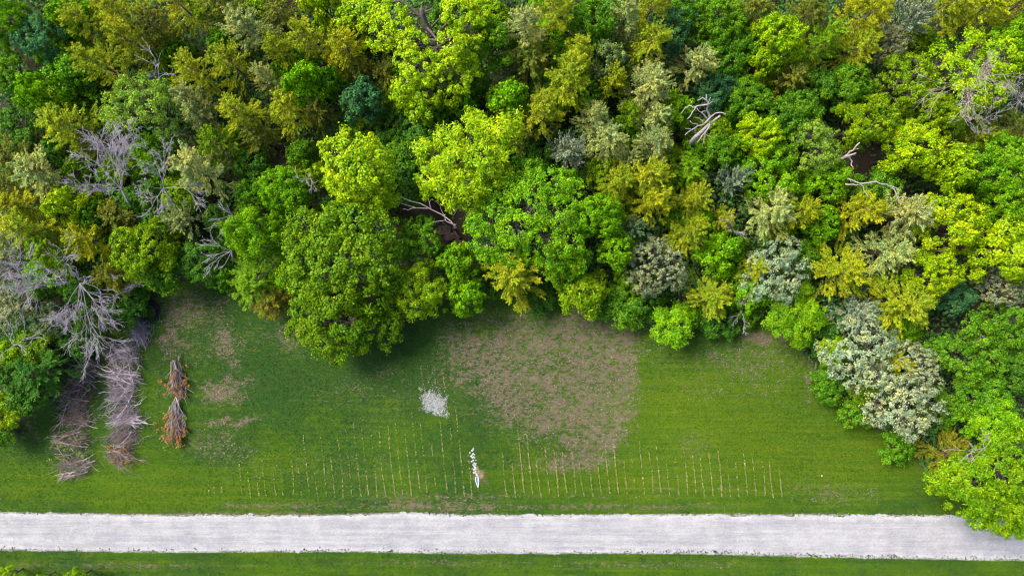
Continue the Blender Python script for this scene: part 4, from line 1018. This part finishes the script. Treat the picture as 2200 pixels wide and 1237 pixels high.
# limbs of the oak that show bare at the top edge
for ln, r0, (z0, z1) in [([(990, 480), (920, 350), (880, 230), (860, 130)], .34, (8.6, 10.5)), ([(880, 270), (780, 180), (650, 80), (540, 20), (455, 25)], .17, (9.6, 11)), ([(890, 200), (960, 160), (1030, 130)], .12, (10, 11)),
                         ([(950, 420), (1010, 480), (1060, 550), (1110, 595)], .14, (9.2, 10.2)), ([(1100, 480), (1150, 540), (1175, 600)], .09, (9.5, 10)), ([(1380, 680), (1450, 770), (1565, 830)], .06, (10, 10.5)), ([(1215, 1030), (1250, 1090), (1270, 1150)], .05, (9.5, 9.5))]:
    b0 = np.array(oak.location); sc_ = 6.873
    n = len(ln); pts = np.array([P(780 + x / sc_, y / sc_, z0 + (z1 - z0) * q / (n - 1)) for q, (x, y) in enumerate(ln)]) - b0
    m = MB(); m.tube(pts, np.linspace(r0, r0 * .55, n), 8); obj('limb', m.mesh('limb', M_BARK, True), oak)

# rubble in the pit
M_RUB = wood_mat('rubble', (0.10, 0.065, 0.055), (0.22, 0.15, 0.13), 3.0)
def slab(px_, py_, L, Wd, H, rz, label, tilt=.15):
    m = MB(); v = np.array([(x, y, z) for z in (0, 1) for y in (-.5, .5) for x in (-.5, .5)], float)
    v[:, :2] *= np.where(v[:, 2:] > .5, .9, 1.0); v = v * np.array((L, Wd, H)) + tr.normal(0, .06, (8, 3)) * np.array((1, 1, .4))
    m.add(v, [(0, 2, 3, 1), (4, 5, 7, 6), (0, 1, 5, 4), (2, 6, 7, 3), (0, 4, 6, 2), (1, 3, 7, 5)])
    o = obj('rubble_block', m.mesh('rubble_block', M_RUB)); o.location = tuple(P(px_, py_, 0) + np.array((0, 0, -.05))); o.rotation_euler = (tilt * .3, -tilt * .3, rz)
    bv = o.modifiers.new('bevel', 'BEVEL'); bv.width = .03
    tag(o, label, 'rubble', 'rubble in the pit')
slab(968, 509, 1.3, .8, .55, .3, 'largest brown rubble block in the dark pit near the centre')
slab(988, 520, 1.0, .6, .4, -.2, 'reddish rubble block at the lower end of the dark pit')
slab(955, 495, 1.5, 1.0, .3, .1, 'flat grey-brown rubble slab at the upper side of the dark pit')
slab(980, 506, .5, 1.0, .5, .9, 'narrow rubble block standing beside the largest one in the pit', .5)

# ------------------------------------------------------------------ brush heaps
BR = []
for k in range(10):
    r_ = np.random.default_rng(500 + k); m = MB()
    L0 = 1.0; n = 7
    pts = np.zeros((n, 3)); pts[:, 0] = np.linspace(-.5, .5, n); pts[:, 1] = np.cumsum(r_.normal(0, .042, n)); pts[:, 2] = .03 * np.sin(np.linspace(0, 3, n)) + r_.normal(0, .008, n)
    m.tube(pts, np.linspace(.0135, .0045, n), 6)
    for q in range(9):
        t_ = r_.uniform(.25, .95) * (n - 1); a = int(t_); p0 = pts[a] + (pts[min(a + 1, n - 1)] - pts[a]) * (t_ - a)
        an = r_.choice((-1, 1)) * r_.uniform(.25, .75); l_ = r_.uniform(.15, .38)
        dr_ = np.array((math.cos(an), math.sin(an), r_.normal(.05, .2)))
        e1 = p0 + dr_ * l_ * .5 + r_.normal(0, .01, 3); e2 = p0 + dr_ * l_ + np.array((.04, 0, .0)) + r_.normal(0, .02, 3)
        m.tube([p0, e1, e2], [.0055, .0042, .0025], 4, False)
    BR.append(m.mesh('branch', M_DEAD, True))
M_DLEAF = {'orange': island_mat('withered_orange_leaves', [(.12, .05, .015), (.22, .085, .02), (.34, .15, .035), (.24, .14, .05)], .8, .2),
           'brown': island_mat('withered_brown_leaves', [(.07, .045, .03), (.15, .10, .06), (.22, .14, .07), (.10, .12, .04)], .85, .1),
           'green': island_mat('wilting_green_leaves', [(.06, .14, .015), (.12, .20, .02), (.20, .22, .03)], .8, .2)}
HEAPS = [  # px, py, spread x, spread y, angle of the tips (degrees, 0 = right), n, length m, colour, leaves
 (186, 795, 22, 26, 200, 20, 3.0, (.62, .52, .58), [('brown', 60)], 'dark grey brush heap at the top of the left row, under the conifer'),
 (170, 850, 24, 22, 205, 22, 2.8, (.72, .58, .56), [('brown', 320)], 'brown brush heap with withered needles, second in the left row'),
 (165, 895, 24, 20, 195, 22, 2.8, (.78, .64, .62), [('brown', 260)], 'brown brush heap with one pale cut end, middle of the left row'),
 (160, 945, 26, 20, 190, 20, 2.9, (.72, .62, .58), [('brown', 330), ('green', 120)], 'brush heap with fading green sprigs, fourth in the left row'),
 (158, 1000, 26, 20, 192, 26, 3.2, (.95, .84, .80), [('brown', 180), ('green', 60)], 'spiky brush heap with long cut ends at the bottom of the left row'),
 (304, 716, 16, 18, 100, 18, 2.2, (1.05, 1.02, 1.15), [], 'small pale grey twig heap beside the hose coil'),
 (268, 762, 26, 20, 165, 26, 3.2, (.95, .88, .98), [], 'lilac-grey brush heap at the top of the middle row'),
 (264, 808, 26, 16, 185, 28, 3.6, (1.02, .94, 1.02), [], 'lilac-grey brush heap with long limbs reaching right, second in the middle row'),
 (262, 848, 24, 16, 188, 26, 3.4, (1.02, .94, 1.02), [], 'lilac-grey brush heap in the middle of the middle row'),
 (272, 893, 24, 18, 195, 30, 3.5, (.95, .86, .95), [('brown', 90)], 'dense grey brush heap, lowest grey one of the middle row'),
 (266, 932, 22, 18, 200, 22, 2.9, (.78, .68, .68), [('brown', 200)], 'brown-tinged brush heap just above the lowest heap of the middle row'),
 (258, 972, 24, 20, 330, 20, 2.8, (.90, .74, .68), [('brown', 240), ('orange', 130)], 'brush heap with tan withered leaves at the bottom of the middle row'),
 (379, 806, 9, 24, 270, 16, 3.4, (.95, .82, .80), [('orange', 330)], 'upper bundle of cut saplings with orange leaves in the right row'),
 (377, 895, 11, 28, 268, 18, 3.6, (1.0, .9, .9), [('orange', 800), ('green', 130)], 'lower bundle of cut saplings with a fan of orange leaves'),
]
hr = np.random.default_rng(77)
for (hx, hy, sx, sy, ang, nb, ln, col, lvs, label) in HEAPS:
    b0 = P(hx, hy, .3); b0[2] = 0
    root = tag(empty('brush_heap', b0), label, 'brush heap', 'brush heaps on the lawn')
    bundle = 'bundle' in label
    for k in range(nb):
        a = math.radians(ang) + hr.normal(0, .17 if bundle else .55) + (3.14 if (not bundle and hr.random() < .2) else 0)
        o = obj('branch', BR[hr.integers(len(BR))], root, np.array(col) * hr.uniform(.25, 1.25))
        s = ln * (hr.uniform(.65, 1.1) if bundle else hr.uniform(.45, 1.05))
        off = np.array((hr.normal(0, sx * .58), hr.normal(0, sy * .66))) * S
        if bundle: off = off * .6 + np.array((math.cos(a) - math.cos(math.radians(ang)), math.sin(a) - math.sin(math.radians(ang)))) * s * .4
        o.location = (off[0], off[1], hr.uniform(.06, .75)); o.scale = (s, s, s * 1.0)
        o.rotation_euler = (hr.normal(0, .5), hr.normal(0, .12), a)
    m = MB(); ntw = 170
    for k in range(ntw):
        a = math.radians(ang) + hr.normal(0, .3 if bundle else 1.0); q = np.array((hr.normal(0, sx * .62) * S, hr.normal(0, sy * .66) * S, hr.uniform(.05, .75))); l_ = hr.uniform(.5, 1.3)
        if bundle: q[:2] = q[:2] * .7 + np.array((math.cos(a), math.sin(a))) * ln * .2
        d_ = np.array((math.cos(a), math.sin(a), hr.normal(0, .15))); e_ = np.array((-d_[1], d_[0], 0)) * hr.normal(0, .12)
        m.tube([q - d_ * l_ * .5, q + e_, q + d_ * l_ * .5], [.016, .013, .008], 4, False)
    tag(obj('twigs', m.mesh('twigs', M_DEAD), root, np.array(col) * .5), kind='stuff')
    for (lk, nl) in lvs:
        d0 = math.radians(ang); dv = np.array((math.cos(d0), math.sin(d0)))
        nclu = max(8, nl // 9); 
        cen = np.stack([hr.normal(0, sx * .75, nclu), hr.normal(0, sy * .6, nclu)], 1) * S + (dv * ln * (.34 if bundle else .12))[None]
        if bundle: cen += np.stack([hr.normal(0, .55, nclu), hr.normal(0, .36, nclu)], 1) * 1.1
        idx = hr.integers(0, nclu, nl)
        C = np.concatenate([cen[idx] + hr.normal(0, .09, (nl, 2)), hr.uniform(.15, .95, (nl, 1))], 1)
        m = MB(); m.leaves(C, np.stack([hr.normal(0, .6, nl), hr.normal(0, .6, nl), np.ones(nl)], 1), hr.uniform(.14, .30, nl) if lk != 'brown' else hr.uniform(.12, .32, nl), hr.uniform(.11, .20, nl) if lk != 'brown' else hr.uniform(.03, .07, nl), hr)
        tag(obj('withered_leaves', m.mesh('withered_leaves', M_DLEAF[lk]), root), kind='stuff', label=lk + ' withered leaves still on the cut branches')

# coil of black pipe
M_HOSE = wood_mat('black_plastic_pipe', (0.010, 0.011, 0.014), (0.022, 0.023, 0.028), 12, .1)
m = MB(); c0 = P(321, 670, .2); c0[2] = 0
pts = []
for k in range(230):
    a = k / 230 * 5.2 * 6.283; rr = .92 + .10 * math.sin(a * .37 + 1) + .05 * math.sin(a * 1.7)
    tl = .16 * math.sin(a * .21)
    pts.append((rr * math.cos(a) * .96 + .10 * math.sin(a * .19) - tl, rr * math.sin(a) * 1.03 + .12 * math.cos(a * .27), .09 + .07 * (k / 230 * 5.2) + .06 * math.sin(a * .5)))
m.tube(pts, np.full(230, .065), 8)
hose = tag(obj('hose_coil', m.mesh('hose_coil', M_HOSE, True)), 'coil of black plastic pipe lying at the lawn edge above the grey brush heaps', 'hose coil')
hose.location = tuple(c0)
m = MB(); m.tube([(-.75, -.6, .25), (-.5, -.85, .2), (-.15, -1.15, .12), (.0, -1.3, .09)], [.065] * 4, 8)
obj('loose_end', m.mesh('loose_end', M_HOSE, True), hose)

# white gravel patch on the lawn
m = MB(); nG = 17000
gx_ = hr.uniform(-36, 36, nG); gy_ = hr.uniform(-60, 40, nG)
wob = (fnoise(gx_ / 9 + 7, gy_ / 9 + 3, 61) - .5) * 22
core = np.clip(1.15 - np.maximum(np.abs(gx_) / 27, np.abs(gy_ - .3 * gx_ + 2) / 23) + wob / 30, 0, 1) * 1.6
haze_ = .16 * np.clip(1 - np.abs(gx_) / 24, 0, 1) * ((gy_ < 0) & (gy_ > -58)) 
inside = hr.random(nG) < np.clip(core ** 1.3, 0, .95) + haze_ * np.clip(1 + gy_ / 60, 0, 1)
gx_, gy_ = gx_[inside], gy_[inside]
m.stones(np.stack([gx_ * S, -gy_ * S, hr.uniform(.01, .05, len(gx_))], 1), hr.uniform(.012, .046, len(gx_)), hr)
M_WSTONE = island_mat('white_stones', [(.22, .23, .24), (.43, .435, .46), (.60, .595, .60)], .85, .2)
o = tag(obj('gravel_patch', m.mesh('gravel_patch', M_WSTONE)), kind='stuff', label='square patch of white gravel on the lawn', cat='gravel'); o.location = tuple(P(933, 869, 0))

# drain: blue pipe end, trail of white stones, bare earth
M_PIPE, nt, out = new_mat('blue_white_pipe')  # mottled blue over the whole channel
bs = N_(nt, 'ShaderNodeBsdfPrincipled'); tcn = N_(nt, 'ShaderNodeTexCoord')
nt.links.new(mixc(nt, noise(nt, tcn.outputs['Object'], 5, 3), (.14, .24, .42), (.26, .36, .50)), bs.inputs['Base Color']); bs.inputs['Roughness'].default_value = .35
nt.links.new(bs.outputs[0], out.inputs[0])
M_RIM = island_mat('white_plastic', [(.62, .63, .66), (.68, .69, .72)], .4, .4)
def trough(pts, half, inner=True):
    m = MB(); n = len(pts); v = []
    for (y, w, z) in pts:
        for a in np.linspace(0, math.pi, 9): v.append((math.cos(a) * w * half, y, z + .02 - math.sin(a) * w * half * .6 + .10))
    i = np.arange(n - 1)[:, None] * 9; j = np.arange(8)[None, :]
    m.add(v, np.stack([i + j, i + j + 1, i + 9 + j + 1, i + 9 + j], -1).reshape(-1, 4)); return m
prof = [(-.62, .05, .02), (-.45, .35, .02), (-.2, .75, .03), (.05, 1.0, .04), (.3, .95, .05), (.5, .75, .05)]
pipe0 = P(1026, 1033, 0)
root = tag(empty('drain_pipe', pipe0, math.radians(7)), 'pointed blue and white drain pipe end set in bare earth on the lawn', 'drain pipe')
obj('channel', trough(prof, .17).mesh('channel', M_PIPE, True), root)
for sg in (-1, 1):
    m = MB(); m.tube([(sg * w * .175, y, z + .13) for (y, w, z) in prof], [.022 + (.02 if sg < 0 else 0)] * 6, 6); obj('rim', m.mesh('rim', M_RIM, True), root)
m = MB(); m.tube([(0, -.62, .12), (.02, -.85, .10), (.02, -1.1, .05)], [.03, .02, .01], 6); obj('spout', m.mesh('spout', M_RUB, True), root)
stv = []
for k in range(6):
    m = MB(); m.stones(np.zeros((1, 3)), 1.0, np.random.default_rng(600 + k), .7); stv.append(m.mesh('stone', M_WSTONE))
path = np.array([(1014, 966), (1017, 975), (1016, 990), (1019, 1002), (1022, 1012), (1025, 1021)], float)
for k in range(95):
    t_ = (hr.random() ** .8) * 5; a = min(4, int(t_)); q = path[a] + (path[a + 1] - path[a]) * (t_ - a) + hr.normal(0, (3.6, 2.6, 3.2, 2.2, 2.0, 1.3)[min(5, int(round(t_)))], 2)
    sz = hr.uniform(.05, .13)
    o = obj('white_stone', stv[k % 6]); o.location = tuple(P(q[0], q[1], 0) + np.array((0, 0, sz * .35))); o.scale = (sz, sz, sz); o.rotation_euler = (0, 0, hr.random() * 6)
    tag(o, 'small white stone in the trail leading down to the blue drain pipe', 'stone', 'white stones above the drain pipe')
# bare earth mound round the pipe
m = MB(); nr, ns = 6, 28; v = [(0, 0, .03)]
for a in range(1, nr + 1):
    for b in range(ns):
        an = b / ns * 6.283; f = a / nr; rr = f * (1 + .12 * math.sin(3 * an + 1) + hr.normal(0, .05))
        v.append((rr * (.50 + .14 * math.sin(an * 5 + 2)) * math.cos(an), rr * (.85 + .2 * math.sin(an * 4)) * math.sin(an), .03 * (1 - f) + hr.normal(0, .006) + .004))
F3 = [(0, 1 + b, 1 + (b + 1) % ns) for b in range(ns)]
F4 = [(1 + (a - 1) * ns + b, 1 + a * ns + b, 1 + a * ns + (b + 1) % ns, 1 + (a - 1) * ns + (b + 1) % ns) for a in range(1, nr) for b in range(ns)]
m.add(v, F3); m.F.append(np.array(F4, np.int32))
M_EARTH = wood_mat('bare_earth', (.11, .095, .04), (.25, .18, .095), 4)
o = tag(obj('bare_earth', m.mesh('bare_earth', M_EARTH, True)), kind='structure', label='oval of bare brown earth round the drain pipe'); o.location = tuple(P(1028, 1020, 0) + np.array((0, 0, .035)))
# small white ball on the lawn
import bmesh
bm = bmesh.new(); bmesh.ops.create_icosphere(bm, subdivisions=2, radius=.075); me = bpy.data.meshes.new('white_ball'); bm.to_mesh(me); bm.free(); me.materials.append(M_RIM)
o = tag(obj('white_ball', me), 'tiny white ball alone on the right half of the lawn', 'ball'); o.location = tuple(P(1765, 1021, 0) + np.array((0, 0, .075)))
